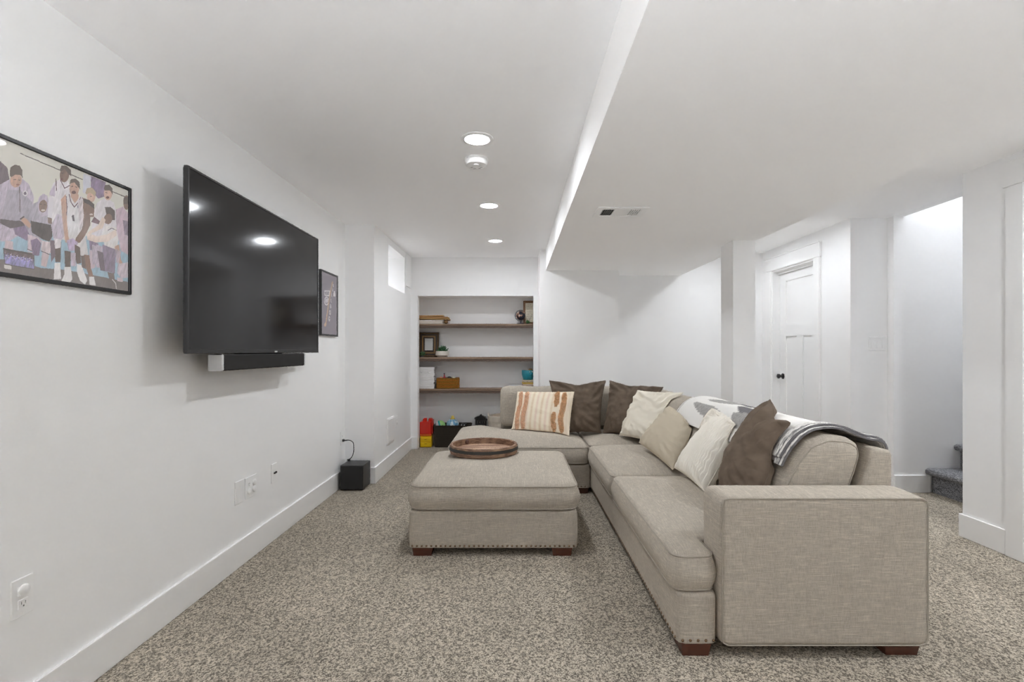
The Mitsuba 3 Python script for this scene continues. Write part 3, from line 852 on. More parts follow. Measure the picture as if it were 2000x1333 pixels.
# ------------------------------------------------------------------ scatter cushions
def cushion(name, label, corners, Tk, mat, color=None, group=None, seed=0, welt_r=0.0035, welt_mat=None, cat_='pillow', **kw):
    k = thing(name, label, cat_, group)
    m, uv, out, nrm = pillow(*corners, Tk, seed=seed, **kw)
    m = settle(m, REST + [(r_, 0.4) for r_ in NEAR], out[0].shape[:2])
    out = [m.vertices[:len(m.vertices) // 2].reshape(out[0].shape), m.vertices[len(m.vertices) // 2:].reshape(out[0].shape)]
    DONE.append(m)
    col = None
    if color is not None:
        col = np.tile(lin(color), (len(m.vertices), 1))
    obj('cover', m, mat, k, smooth=True, color=col)
    w = welt(out, welt_r)
    if color is not None:
        obj('piping', [(w, color)], mat, k, smooth=60)
    else:
        obj('piping', w, mat, k, smooth=60)
    return k, uv, out, nrm


DONE, NEAR = [], []
# near velvet pillow, seen almost on its edge
cushion('pillow', 'brown velvet pillow with a deep chop, nearest the camera beside the arm', [(1.085, 2.64, .455), (1.045, 2.20, .455), (1.262, 2.29, .875), (1.36, 2.66, .945)], 0.26, 'velvet', seed=2, n=80, chop=0.15, chop_at=0.1, wrinkle=0.014, pinch=0.05, power=0.5)
NEAR[:] = [relief([DONE[-1]], 1, 1)]
# knitted pillow: ribs are real relief
k = thing('pillow', 'white rib-knit pillow between the beige pillow and the near brown one', 'pillow')
m, (u, v), out, nrm = pillow((1.005, 3.14, .47), (1.02, 2.68, .445), (1.27, 2.75, .80), (1.36, 3.16, .84), 0.20, n=300, nv=90, seed=17, wrinkle=0.008, pinch=0.04, power=0.4)
rib = 0.0048 * (np.abs(np.sin(u * 34)) ** 0.7 - 0.5) * np.clip(np.minimum(1 - np.abs(u), 1 - np.abs(v)) / 0.06, 0, 1)
zone = np.clip((u + 0.15) / 0.25, 0.25, 1)
V = m.vertices.copy()
N0 = u.size
V[:N0] += (rib * zone).reshape(-1, 1) * nrm
V[N0:] -= (rib * zone).reshape(-1, 1) * nrm
m = trimesh.Trimesh(V, m.faces, process=False)
m = settle(m, REST + [(r_, 0.4) for r_ in NEAR], out[0].shape[:2])
out = [m.vertices[:len(m.vertices) // 2].reshape(out[0].shape), m.vertices[len(m.vertices) // 2:].reshape(out[0].shape)]
DONE.append(m)
obj('cover', m, 'cotton', k, smooth=True, color=np.tile(lin(232, 227, 216), (len(V), 1)))
obj('piping', [(welt(out, 0.004), (228, 222, 210))], 'cotton', k, smooth=60)

NEAR[:] = [relief([DONE[-1]], 1, 1)]
cushion('pillow', 'plain beige linen pillow in front of the cream one', [(0.935, 3.76, .515), (1.02, 3.22, .438), (1.262, 3.36, .715), (1.195, 3.86, .775)], 0.16, 'cotton', (190, 179, 160), seed=14, n=60, wrinkle=0.008, pinch=0.03)
NEAR[:] = [relief([DONE[-1]], 1, 1)]
cushion('pillow', 'plain cream pillow between the corner pillow and the beige one', [(0.93, 4.44, .455), (1.13, 3.98, .46), (1.375, 4.09, .862), (1.12, 4.56, .845)], 0.17, 'cotton', (233, 226, 211), seed=11, n=60, wrinkle=0.018, pinch=0.06)
KEEP = DONE[-1]
NEAR[:] = []

# striped lumbar pillow with tufted fringe
k = thing('pillow', 'cream lumbar pillow with beige stripes and tufted orange fringe bands', 'pillow')
m, (u, v), out, nrm = pillow(at(999, 842, 4.74), at(1111, 852, 4.50), at(1121, 766, 4.72), at(1011, 766, 4.93), 0.15, n=150, nv=70, seed=21, wrinkle=0.005, pinch=0.03, power=0.4)
m = settle(m, REST + [(r_, 0.4) for r_ in NEAR], out[0].shape[:2])
out = [m.vertices[:len(m.vertices) // 2].reshape(out[0].shape), m.vertices[len(m.vertices) // 2:].reshape(out[0].shape)]
DONE.append(m)
cream, beige, pink = np.array(lin(238, 226, 205)), np.array(lin(214, 190, 160)), np.array(lin(222, 196, 178))
band = (0.5 + 0.5 * np.sin(u * 36)) ** 1.5
inside = np.clip((0.52 - np.abs(u + 0.02)) / 0.05, 0, 1) + 0.5 * np.clip((np.abs(u) - 0.80) / 0.05, 0, 1)
wgt = (band * inside * (0.55 + 0.35 * meshkit.fbm(np.stack([u * 3, v * 14, 0 * u], -1), 3)))[..., None]
colr = cream * (1 - wgt) + np.where((np.sin(u * 18) > 0)[..., None], beige, pink) * wgt
obj('cover', m, 'cotton', k, smooth=True, color=np.vstack([colr.reshape(-1, 3)] * 2))
obj('piping', [(welt(out, 0.004), (236, 224, 204))], 'cotton', k, smooth=60)
front = out[0]


def on_front(uu, vv):
    jj, ii = np.argmin(np.abs(u[0] - uu)), np.argmin(np.abs(v[:, 0] - vv))
    return front[ii, jj]


tufts = []
r2 = np.random.default_rng(5)
for uc, spans in ((-0.80, [(-0.93, 0.97)]), (-0.57, [(-0.93, 0.97)]), (0.52, [(-0.93, -0.12), (0.18, 0.97)]), (0.76, [(-0.92, 0.90)])):
    for v0, v1 in spans:
        nn = int((v1 - v0) * 620)
        for _ in range(nn):
            vv = r2.uniform(v0, v1)
            wd = 0.075 * min(1, 0.35 + 4 * min(vv - v0, v1 - vv))
            uu = uc + r2.uniform(-wd, wd) + 0.02 * math.sin(vv * 5)
            p0 = on_front(uu, vv)
            d = nrm * r2.uniform(0.004, 0.010) + np.array([r2.uniform(-.008, .008), r2.uniform(-.004, .004), r2.uniform(-.012, .004)])
            c = np.array((238, 202, 172)) + r2.integers(-18, 16) if uc < 0 else np.array((230, 190, 150)) + r2.integers(-46, 22)
            t = cyl(p0 - 0.002 * nrm, p0 + d, 0.0036, 5, 0.0028)
            tufts.append((t, np.clip(c, 0, 255)))
key = 'tufted_fringe'
Vt = np.vstack([t.vertices for t, c in tufts])
off = np.cumsum([0] + [len(t.vertices) for t, c in tufts])
Ft = np.vstack([t.faces + o for (t, c), o in zip(tufts, off)])
for r_, q in REST:
    Vt = press(Vt, r_, 0.002, q)
Ct = np.vstack([np.tile(lin(c), (len(t.vertices), 1)) for t, c in tufts])
fk = obj(key, trimesh.Trimesh(Vt, Ft, process=False), 'cotton', k, smooth=True, color=Ct)
labels[fk] = {'label': 'orange-brown tufted fringe bands', 'kind': 'stuff'}


NEAR[:] = [relief([KEEP], 1, 1)]
cushion('pillow', 'dark brown velvet pillow in the corner of the sofa', [at(1178, 846, 4.62), at(1262, 856, 4.30), at(1295, 757, 4.56), at(1191, 744, 4.93)], 0.19, 'velvet', seed=8, n=64, chop=0.05, chop_at=-0.2, wrinkle=0.022, pinch=0.08)
NEAR[:] = [relief([DONE[-1]], 0, -1), relief([DONE[-2]], 1, 1)]
cushion('pillow', 'dark brown velvet pillow behind the striped pillow', [at(1085, 850, 4.70), at(1173, 846, 4.64), at(1183, 744, 4.95), at(1073, 744, 4.95)], 0.19, 'velvet', seed=5, n=64, chop=0.10, wrinkle=0.022, pinch=0.09)
# ------------------------------------------------------------------ tray on the ottoman
k = thing('round_tray', 'round wooden barrel-stave tray with a black iron band on the ottoman', 'tray')
tc = (-0.226, 3.60, 0.4765)
R = 0.243
obj('rim', lathe([[R - 0.021, 0.004], [R - 0.004, 0.0], [R + 0.002, 0.022], [R + 0.001, 0.045], [R - 0.003, 0.060], [R - 0.006, 0.0625], [R - 0.019, 0.0625], [R - 0.022, 0.060], [R - 0.022, 0.02], [R - 0.021, 0.004]], 96, tc), 'barrel_wood', k, smooth=40)
obj('iron_band', lathe([[R - 0.004, 0.0275], [R + 0.0045, 0.0275], [R + 0.0040, 0.0475], [R - 0.004, 0.0475], [R - 0.004, 0.0275]], 96, tc), 'iron', k, smooth=40, label='black iron hoop')
disc = Point(tc[0], tc[1]).buffer(R - 0.021, quad_segs=24)
for i in range(5):
    y0 = tc[1] - 0.225 + i * 0.09
    strip = disc.intersection(rect(-1, 1, y0 + 0.0007, y0 + 0.0893))
    m = trimesh.creation.extrude_polygon(strip, 0.014, engine='earcut')
    m.apply_translation([0, 0, tc[2] + 0.006])
    obj('base_board', m, 'barrel_base', k, smooth=False)
a0 = 2.25
q = np.array([tc[0] + (R - 0.024) * math.cos(a0), tc[1] + (R - 0.024) * math.sin(a0), tc[2] + 0.041])
obj('bung', [(lathe([[0, -0.012], [0.016, -0.012], [0.016, 0.004], [0.013, 0.009], [0, 0.010]], 20).apply_transform(trimesh.geometry.align_vectors([0, 0, 1], [-math.cos(a0), -math.sin(a0), 0])).apply_translation(q), (92, 66, 58))], 'paint', k)
# ------------------------------------------------------------------ television and soundbar
k = thing('television', 'large black flat television on the left wall', 'television')
ty0, ty1, tz0, tz1 = 2.135, 3.552, 1.193, 2.003
TX = -1.40
fr = [cbox(TX - 0.020, TX, ty0, ty0 + 0.011, tz0, tz1, 0.002), cbox(TX - 0.020, TX, ty1 - 0.011, ty1, tz0, tz1, 0.002), cbox(TX - 0.020, TX, ty0, ty1, tz1 - 0.011, tz1, 0.002), cbox(TX - 0.020, TX, ty0, ty1, tz0, tz0 + 0.020, 0.002)]
obj('bezel', cat(fr), 'black_satin', k, smooth=False)
obj('screen', box(TX - 0.018, TX - 0.0035, ty0 + 0.008, ty1 - 0.008, tz0 + 0.012, tz1 - 0.008), 'screen', k, smooth=False)
obj('back_housing', cbox(TX - 0.065, TX - 0.018, ty0 + 0.16, ty1 - 0.16, tz0 + 0.03, tz0 + 0.52, 0.02), 'black_matte', k, smooth=False)
obj('back_panel', cbox(TX - 0.026, TX - 0.016, ty0 + 0.004, ty1 - 0.004, tz0 + 0.004, tz1 - 0.004, 0.003), 'black_matte', k, smooth=False)
obj('wall_bracket', cat([box(XL + 0.002, TX - 0.066, 2.62, 2.66, 1.30, 1.75), box(XL + 0.002, TX - 0.066, 3.02, 3.06, 1.30, 1.75), box(XL + 0.002, XL + 0.02, 2.5, 3.2, 1.42, 1.62)]), 'black_matte', k, smooth=False)
obj('badge', [(cbox(TX - 0.002, TX + 0.0012, 2.905, 2.935, tz0 + 0.004, tz0 + 0.013, 0.0005), (190, 190, 190))], 'paint', k, label='small pale maker plate')

k = thing('soundbar', 'black soundbar with silver ends hanging below the television', 'soundbar')
sy0, sy1, sz0, sz1 = 2.382, 3.325, 1.109, 1.190
sX = -1.397
body = cbox(sX - 0.072, sX, sy0 + 0.014, sy1 - 0.014, sz0, sz1, 0.006)
obj('grille', body, 'black_matte', k, smooth=False)
for y0, y1 in ((sy0, sy0 + 0.014), (sy1 - 0.014, sy1)):
    obj('end_cap', cbox(sX - 0.074, sX + 0.0015, y0, y1, sz0 - 0.001, sz1 + 0.001, 0.006), 'silver', k, smooth=False, label='silver end cap')
obj('bracket', box(sX - 0.070, sX - 0.050, 2.6, 3.1, sz1 - 0.002, tz0 + 0.027), 'black_matte', k, smooth=False)

# ------------------------------------------------------------------ prints: painted on a fine grid in the plane of the sheet
class Print:
    def __init__(self, X, y0, y1, z0, z1, cell, ground):
        self.X = X
        ny, nz_ = int((y1 - y0) / cell), int((z1 - z0) / cell)
        self.Y, self.Z = np.meshgrid(np.linspace(y0, y1, ny), np.linspace(z0, z1, nz_))
        self.px = CX + X * F / self.Y            # the sheet's points in the measures taken off the photograph
        self.py = CY - (self.Z - EYE) * F / self.Y
        self.col = np.tile(np.array(lin(ground)), self.Y.shape + (1,))

    gain, lift = 1.0, 0.0

    def poly(self, c, pts, soft=0.0, tone=0.0, seed=0):
        hit = shapely.contains_xy(Polygon(pts).buffer(0.25), self.px, self.py)
        v = np.tile(np.array(lin(c)), (hit.sum(), 1))
        if tone:
            q = np.stack([self.px[hit] / 4.5 + self.py[hit] / 16, self.py[hit] / 11 - self.px[hit] / 20, np.full(hit.sum(), seed)], -1)
            f = meshkit.fbm(q, 4, seed) - 0.5 + 0.5 * (meshkit.noise(q * [2.6, 0.7, 1], seed + 5) - 0.5)
            v = v * (1 + 2.2 * tone * f)[:, None]
        self.col[hit] = np.clip(v, 0, 1)

    def ell(self, c, x, y, rx, ry, ang=0.0, tone=0.0, seed=0):
        a = np.linspace(0, 2 * np.pi, 28, endpoint=False)
        ca, sa = math.cos(ang), math.sin(ang)
        self.poly(c, [(x + rx * math.cos(t) * ca - ry * math.sin(t) * sa, y + rx * math.cos(t) * sa + ry * math.sin(t) * ca) for t in a], tone=tone, seed=seed)

    def line(self, c, pts, w):
        hit = shapely.contains_xy(shapely.LineString(pts).buffer(w / 2), self.px, self.py)
        self.col[hit] = lin(c)

    def mesh(self):
        n, m = self.Y.shape
        V = np.stack([np.full_like(self.Y, self.X), self.Y, self.Z], -1).reshape(-1, 3)
        i, j = np.meshgrid(np.arange(n - 1), np.arange(m - 1), indexing='ij')
        a = (i * m + j).ravel()
        q = np.column_stack([a, a + 1, a + m + 1, a + m])
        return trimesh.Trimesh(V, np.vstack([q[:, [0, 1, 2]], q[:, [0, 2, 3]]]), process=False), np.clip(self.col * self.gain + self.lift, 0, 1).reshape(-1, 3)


def framed(name, label, X, y0, y1, z0, z1, w, depth, pr, mat='black_satin', cat_='picture frame'):
    k = thing(name, label, cat_)
    m = cat([cbox(XL, X, y0, y0 + w, z0, z1, 0.002), cbox(XL, X, y1 - w, y1, z0, z1, 0.002), cbox(XL, X, y0, y1, z0, z0 + w, 0.002), cbox(XL, X, y0, y1, z1 - w, z1, 0.002)])
    obj('frame', m, mat, k, smooth=False)
    obj('backing', box(XL + 0.001, pr.X - 0.001, y0 + 0.002, y1 - 0.002, z0 + 0.002, z1 - 0.002), 'black_matte', k, smooth=False)
    m, c = pr.mesh()
    obj('print', m, 'matte', k, smooth=True, color=c)
    g = trimesh.Trimesh([[X - 0.002, y0 + w / 2, z0 + w / 2], [X - 0.002, y1 - w / 2, z0 + w / 2], [X - 0.002, y1 - w / 2, z1 - w / 2], [X - 0.002, y0 + w / 2, z1 - w / 2]], [[0, 1, 2], [0, 2, 3]])
    obj('glass', g, 'glass', k, smooth=False)
    return k


SK1, SK2, SK3 = (196, 160, 142), (128, 98, 84), (214, 180, 164)
HAIR, WHT, LIL, PUR, GRY = (92, 76, 66), (226, 220, 224), (198, 186, 200), (138, 118, 146), (176, 168, 180)
pr = Print(-1.533, 1.345, 1.982, 1.434, 1.848, 0.0012, (222, 219, 210))
P_ = pr.poly
P_((166, 192, 208), [(-60, 440), (260, 470), (260, 560), (-60, 540)], tone=0.15)
P_((118, 106, 102), [(-60, 505), (30, 508), (80, 524), (130, 528), (253, 552), (253, 575), (-60, 545)], tone=0.12)
pr.line((110, 104, 98), [(40, 300), (118, 333)], 2.0)
pr.line((110, 104, 98), [(138, 341), (161, 351)], 2.0)
pr.line((110, 104, 98), [(218, 374), (252, 388)], 1.8)
# figure at the far left, cut by the frame
P_((112, 98, 104), [(-60, 300), (0, 315), (14, 328), (18, 350), (0, 372), (-60, 360)], tone=0.3)
# first figure: grey zip jacket
P_(LIL, [(-10, 470), (20, 470), (48, 452), (60, 440), (66, 385), (56, 360), (44, 350), (20, 350), (-2, 362), (-20, 380)], tone=0.25, seed=1)
P_(GRY, [(0, 440), (34, 436), (60, 425), (62, 395), (40, 372), (14, 372)], tone=0.2, seed=2)
pr.line((120, 104, 112), [(38, 366), (39, 415)], 2.0)
P_((96, 84, 88), [(0, 428), (30, 432), (52, 430), (56, 442), (20, 446), (0, 436)], tone=0.2)
pr.ell(SK1, 31, 352, 11, 14, 0.1, 0.25)
P_(HAIR, [(19, 342), (20, 328), (29, 322), (38, 324), (43, 332), (44, 348), (40, 342), (30, 341), (21, 346)])
pr.line((110, 84, 78), [(27, 351), (31, 351)], 1.5)
pr.line((110, 84, 78), [(36, 352), (39, 352)], 1.5)
pr.ell((150, 98, 92), 35, 361, 3.2, 1.4)
pr.ell(WHT, 49, 378, 4.5, 5.2)
pr.ell((122, 108, 124), 49, 378, 2.6, 3)
P_(LIL, [(-10, 445), (24, 452), (25, 468), (4, 472), (-10, 466)], tone=0.3, seed=4)
P_(PUR, [(26, 446), (55, 440), (57, 466), (52, 470), (30, 458)], tone=0.35, seed=5)
P_((206, 190, 196), [(10, 470), (25, 472), (26, 500), (8, 498)], tone=0.15)
# crouching figure with a hood
P_(GRY, [(30, 424), (50, 406), (74, 394), (98, 402), (102, 440), (100, 470), (60, 462), (46, 436)], tone=0.25, seed=6)
P_((78, 68, 68), [(60, 432), (101, 440), (102, 462), (96, 472), (84, 468), (62, 454)], tone=0.4, seed=7)
P_(LIL, [(74, 396), (76, 386), (84, 379), (92, 382), (95, 396), (94, 420), (80, 424), (75, 410)], tone=0.2, seed=8)
pr.ell(SK2, 84, 403, 8, 12, 0.1, 0.3)
pr.ell((226, 214, 208), 84, 411, 4, 1.6)
pr.line((76, 58, 52), [(78, 399), (81, 399)], 1.4)
pr.line((76, 58, 52), [(86, 400), (89, 400)], 1.4)
P_(SK1, [(42, 424), (52, 428), (60, 438), (58, 446), (50, 440), (42, 432)])
pr.line((82, 66, 66), [(40, 428), (46, 424)], 3)
P_((214, 198, 206), [(54, 458), (72, 464), (82, 470), (72, 492), (54, 490)], tone=0.25, seed=9)
P_((220, 206, 210), [(82, 470), (100, 474), (101, 494), (86, 497), (80, 488)], tone=0.25, seed=10)
pr.line((96, 74, 86), [(54, 487), (70, 494)], 1.6)
pr.line((96, 74, 86), [(81, 491), (98, 498)], 1.6)
P_((206, 190, 194), [(54, 492), (66, 494), (64, 512), (54, 512)], tone=0.1)
P_((206, 190, 194), [(82, 494), (96, 498), (90, 522), (80, 519)], tone=0.1)
# laptop-like screen in the foreground
P_((82, 70, 70), [(6, 485), (67, 496), (67, 527), (9, 517)])
P_((158, 150, 196), [(9, 497), (65, 507), (66, 525), (10, 515)], tone=0.6, seed=12)
P_((108, 88, 92), [(8, 489), (65, 499), (65, 505), (9, 496)], tone=0.5, seed=13)
P_((228, 222, 220), [(8, 517), (22, 520), (22, 527), (8, 524)])
# tall figure behind
P_(WHT, [(98, 372), (104, 358), (118, 350), (132, 352), (138, 368), (136, 420), (128, 470), (104, 462), (100, 400)], tone=0.2, seed=14)
P_(LIL, [(100, 440), (112, 418), (124, 424), (126, 460), (118, 472), (104, 466)], tone=0.3, seed=15)
pr.ell(SK2, 126, 341, 9, 15, 0.1, 0.25)
P_(HAIR, [(117, 332), (120, 324), (129, 324), (138, 332), (139, 344), (134, 340), (126, 330), (119, 336)])
pr.line((70, 50, 46), [(119, 338), (123, 338)], 1.5)
pr.ell((110, 64, 60), 120, 350, 2.6, 2)
pr.line((104, 70, 84), [(109, 350), (110, 372)], 1.8)
pr.line((104, 70, 84), [(118, 352), (126, 368), (137, 362)], 1.8)
P_(LIL, [(97, 376), (107, 360), (107, 384), (97, 382)], tone=0.2)
P_((226, 220, 226), [(95, 384), (104, 386), (101, 426), (93, 424)])
P_(SK2, [(93, 425), (101, 427), (101, 438), (94, 436)])
P_((90, 72, 66), [(106, 474), (119, 474), (118, 512), (108, 512)], tone=0.2)
P_(WHT, [(105, 466), (119, 468), (118, 484), (108, 486)], tone=0.2)
P_((236, 232, 232), [(107, 514), (117, 514), (119, 545), (105, 546)], tone=0.1)
# main figure with the number 1
P_((224, 220, 222), [(128, 382), (136, 376), (150, 388), (160, 384), (165, 392), (164, 440), (168, 470), (172, 498), (158, 500), (132, 462), (128, 420)], tone=0.15, seed=16)
P_(SK1, [(119, 390), (128, 380), (131, 400), (130, 430), (133, 460), (136, 474), (128, 474), (122, 430)], tone=0.2)
P_(SK2, [(160, 386), (170, 390), (176, 404), (176, 440), (166, 460), (156, 474), (146, 476), (148, 466), (160, 448), (164, 420)], tone=0.2)
pr.ell(SK1, 145, 369, 9, 16, 0.05, 0.2)
P_(SK1, [(139, 378), (153, 380), (153, 388), (146, 397), (138, 384)])
P_(HAIR, [(136, 360), (138, 351), (147, 349), (155, 356), (156, 370), (152, 364), (145, 356), (138, 358)])
pr.ell((92, 46, 44), 144, 376, 4, 3)
pr.line((90, 66, 60), [(139, 365), (142, 364)], 1.4)
pr.line((90, 66, 60), [(147, 365), (150, 366)], 1.4)
pr.line((104, 66, 82), [(135, 380), (138, 394), (145, 405), (154, 394), (157, 386)], 1.8)
pr.line((104, 66, 82), [(129, 384), (131, 404), (130, 420)], 1.4)
pr.line((104, 66, 82), [(161, 388), (158, 402), (162, 416)], 1.6)
P_((74, 58, 70), [(140.5, 423), (144, 420), (145.5, 432), (142, 432)])
P_((84, 68, 76), [(139.5, 423), (143, 419.5), (142.5, 424)])
pr.ell((120, 108, 140), 153.5, 404, 2.4, 3.2)
P_((196, 180, 206), [(130, 470), (142, 466), (152, 474), (146, 490), (134, 490)], tone=0.35, seed=18)
P_((92, 74, 66), [(126, 490), (138, 492), (137, 522), (127, 522)], tone=0.2)
P_((98, 80, 74), [(146, 478), (156, 484), (158, 514), (150, 516), (146, 500)], tone=0.2)
P_((140, 104, 88), [(164, 498), (174, 499), (178, 526), (182, 540), (174, 541), (166, 516)], tone=0.2)
P_((234, 230, 230), [(126, 522), (138, 522), (141, 546), (136, 552), (120, 549), (126, 536)], tone=0.08)
P_((238, 234, 234), [(150, 516), (159, 518), (170, 548), (166, 556), (156, 548), (150, 530)], tone=0.08)
P_((238, 234, 234), [(174, 541), (183, 541), (187, 558), (175, 556)], tone=0.08)
P_((206, 190, 200), [(174, 488), (186, 492), (186, 522), (178, 526)], tone=0.1)
# right group
P_(PUR, [(177, 344), (206, 356), (204, 384), (192, 388), (178, 372)], tone=0.4, seed=20)
P_((214, 214, 224), [(163, 340), (177, 344), (176, 384), (162, 376)], tone=0.1)
pr.ell(SK3, 178, 384, 8, 12, 0.1, 0.2)
P_((188, 168, 140), [(167, 376), (170, 368), (180, 367), (187, 376), (186, 384), (176, 376), (168, 380)])
pr.line((120, 90, 84), [(176, 384), (179, 384)], 1.3)
P_(SK2, [(168, 396), (178, 394), (184, 404), (183, 424), (174, 424), (170, 408)], tone=0.2)
P_((68, 54, 52), [(162, 389), (174, 391), (184, 400), (184, 408), (174, 400), (165, 396)])
pr.ell((220, 206, 200), 178, 419, 3, 1.4)
P_(WHT, [(184, 410), (190, 396), (206, 386), (222, 396), (228, 420), (226, 460), (200, 460), (184, 430)], tone=0.15, seed=22)
pr.ell(SK3, 211, 377, 8, 14, 0.05, 0.2)
P_(HAIR, [(203, 368), (205, 362), (213, 361), (219, 368), (220, 380), (215, 372), (204, 372)])
pr.ell((110, 62, 58), 210, 386, 3, 2.2)
pr.line((96, 70, 62), [(206, 376), (209, 377)], 1.3)
P_((74, 58, 54), [(205, 405), (216, 405), (224, 412), (224, 430), (217, 430), (208, 420)], tone=0.3)
pr.ell(SK2, 211, 428, 8, 10, 0.2, 0.2)
P_((222, 214, 218), [(180, 432), (196, 428), (200, 446), (198, 462), (184, 470), (178, 452)], tone=0.2, seed=23)
P_((108, 76, 86), [(184, 424), (197, 434), (192, 438), (178, 434)], tone=0.3)
P_((230, 224, 222), [(206, 440), (226, 446), (232, 462), (228, 488), (204, 480), (200, 456)], tone=0.15, seed=24)
pr.line((96, 72, 96), [(211, 450), (218, 446), (227, 450)], 1.5)
P_((226, 206, 194), [(170, 460), (200, 446), (206, 430), (200, 424), (192, 440), (172, 454)], tone=0.12)
P_((232, 214, 204), [(170, 456), (190, 462), (210, 458), (226, 448), (228, 460), (210, 472), (186, 474), (170, 468)], tone=0.12)
P_(PUR, [(174, 470), (192, 476), (191, 490), (176, 488)], tone=0.4, seed=25)
P_(LIL, [(188, 478), (200, 482), (200, 524), (188, 522)], tone=0.35, seed=26)
P_((150, 134, 156), [(200, 478), (226, 488), (224, 534), (206, 530), (202, 510)], tone=0.35, seed=27)
P_((122, 104, 100), [(210, 532), (222, 534), (224, 548), (214, 546)], tone=0.2)
P_(SK1, [(224, 482), (232, 478), (236, 508), (240, 516), (234, 516), (228, 500)], tone=0.15)
P_((206, 184, 196), [(226, 410), (240, 404), (252, 420), (254, 470), (254, 500), (236, 490), (228, 450)], tone=0.2, seed=28)
pr.ell(SK2, 247, 396, 6, 14, 0, 0.2)
P_(HAIR, [(241, 392), (242, 386), (250, 385), (254, 392), (254, 398), (242, 399)])
P_((214, 200, 210), [(230, 516), (254, 512), (252, 542), (236, 544), (229, 534)], tone=0.3, seed=30)
P_((216, 200, 206), [(229, 542), (240, 545), (239, 551), (229, 549)])
pr.line((226, 222, 222), [(219, 546), (226, 554), (227, 564)], 1.3)
# more legs and shadows among the figures
for k_, (c_, pts_) in enumerate((
        (PUR, [(60, 470), (72, 466), (80, 476), (76, 500), (64, 498)]), ((118, 100, 112), [(98, 470), (106, 470), (108, 500), (100, 512)]), (LIL, [(138, 494), (147, 494), (148, 520), (139, 520)]),
        ((112, 92, 84), [(158, 500), (165, 500), (168, 526), (160, 522)]), (LIL, [(180, 478), (190, 482), (188, 518), (180, 516)]), ((104, 88, 100), [(190, 490), (201, 494), (205, 530), (196, 528)]),
        ((196, 180, 190), [(226, 486), (236, 492), (232, 516), (227, 512)]), ((150, 132, 150), [(240, 430), (253, 434), (253, 462), (243, 458)]), ((214, 204, 208), [(152, 392), (162, 388), (162, 440), (156, 452)]))):
    P_(c_, pts_, tone=0.35, seed=60 + k_)
for k_ in range(40):
    x_, y_ = 10 + 1.37 * k_ % 55, 492 + 0.19 * (10 + 1.37 * k_ % 55) + (k_ * 7 % 9)
    pr.ell(((150, 130, 150), (110, 96, 140), (214, 206, 216))[k_ % 3], x_, y_, 0.9, 1.1)
pr.gain, pr.lift = 0.90, 0.12  # pale wash: haze of the glass reflection put into the print colours
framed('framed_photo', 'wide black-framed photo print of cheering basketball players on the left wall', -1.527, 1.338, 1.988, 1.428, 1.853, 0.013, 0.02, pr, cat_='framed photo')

pr = Print(-1.532, 3.93, 4.285, 1.335, 1.843, 0.0016, (132, 122, 134))
for i in range(1, 60):
    t = i / 60
C_ = lambda X, Y: (620 + X / 13.33, 540 + Y / 13.33)  # noqa: E731
pr.poly((224, 218, 220), [C_(185, 372), C_(338, 378), C_(330, 500), C_(320, 520), C_(185, 505)])
pr.poly((224, 218, 220), [C_(430, 382), C_(455, 398), C_(466, 525), C_(415, 520)])
for x in (196, 232, 268):
    pr.line((112, 100, 116), [C_(x + 4, 490), C_(x + 4, 420), C_(x + 22, 395), C_(x + 26, 470), C_(x + 8, 492)], 0.9)
pr.ell((224, 216, 220), *C_(235, 645), 4.3, 8.4)
pr.ell((150, 138, 150), *C_(235, 645), 3.3, 6.4)
pr.ell((214, 206, 212), *C_(237, 640), 2.5, 4.6)
pr.line((140, 128, 142), [C_(215, 690), C_(262, 690)], 0.6)
pr.line((140, 128, 142), [C_(237, 570), C_(237, 720)], 0.5)
pr.poly((196, 166, 140), [C_(378, 150), C_(400, 130), C_(404, 160), C_(330, 560), C_(232, 1230), C_(222, 1290), C_(196, 1312), C_(176, 1280), C_(190, 1225), C_(212, 1210), C_(300, 560)], tone=0.25)
pr.poly((168, 140, 120), [C_(392, 150), C_(404, 160), C_(330, 560), C_(232, 1230), C_(224, 1230), C_(318, 560)])
for j in range(16):
    pr.line((168, 158, 168), [C_(372 - 4 * j, 800 + 30 * j), C_(376 - 4 * j, 800 + 30 * j)], 0.45)
k = framed('framed_poster', 'narrow black-framed purple-grey poster with a vertical word between television and corner', -1.523, 3.922, 4.293, 1.328, 1.851, 0.014, 0.024, pr, cat_='framed poster')
for ch, x, y, h in (('B', 404, 275, 70), ('U', 391, 392, 72), ('L', 370, 525, 92), ('L', 350, 678, 92), ('D', 337, 830, 100), ('O', 320, 998, 112), ('G', 298, 1166, 116)):
    p0, p1 = on_wall(*C_(x, y), -1.532), on_wall(*C_(x, y - h), -1.532)
    m = meshkit.text_mesh(ch, p1[2] - p0[2], 0.0004, bold=True)
    w_ = m.bounds[1][0] - m.bounds[0][0]
    m.vertices = np.column_stack([-1.5316 + m.vertices[:, 2], p0[1] + m.vertices[:, 0] - w_ / 2, p0[2] + m.vertices[:, 1]])
    m.fix_normals()
    obj('letter', [(m, (232, 226, 226))], 'matte', k, smooth=20)

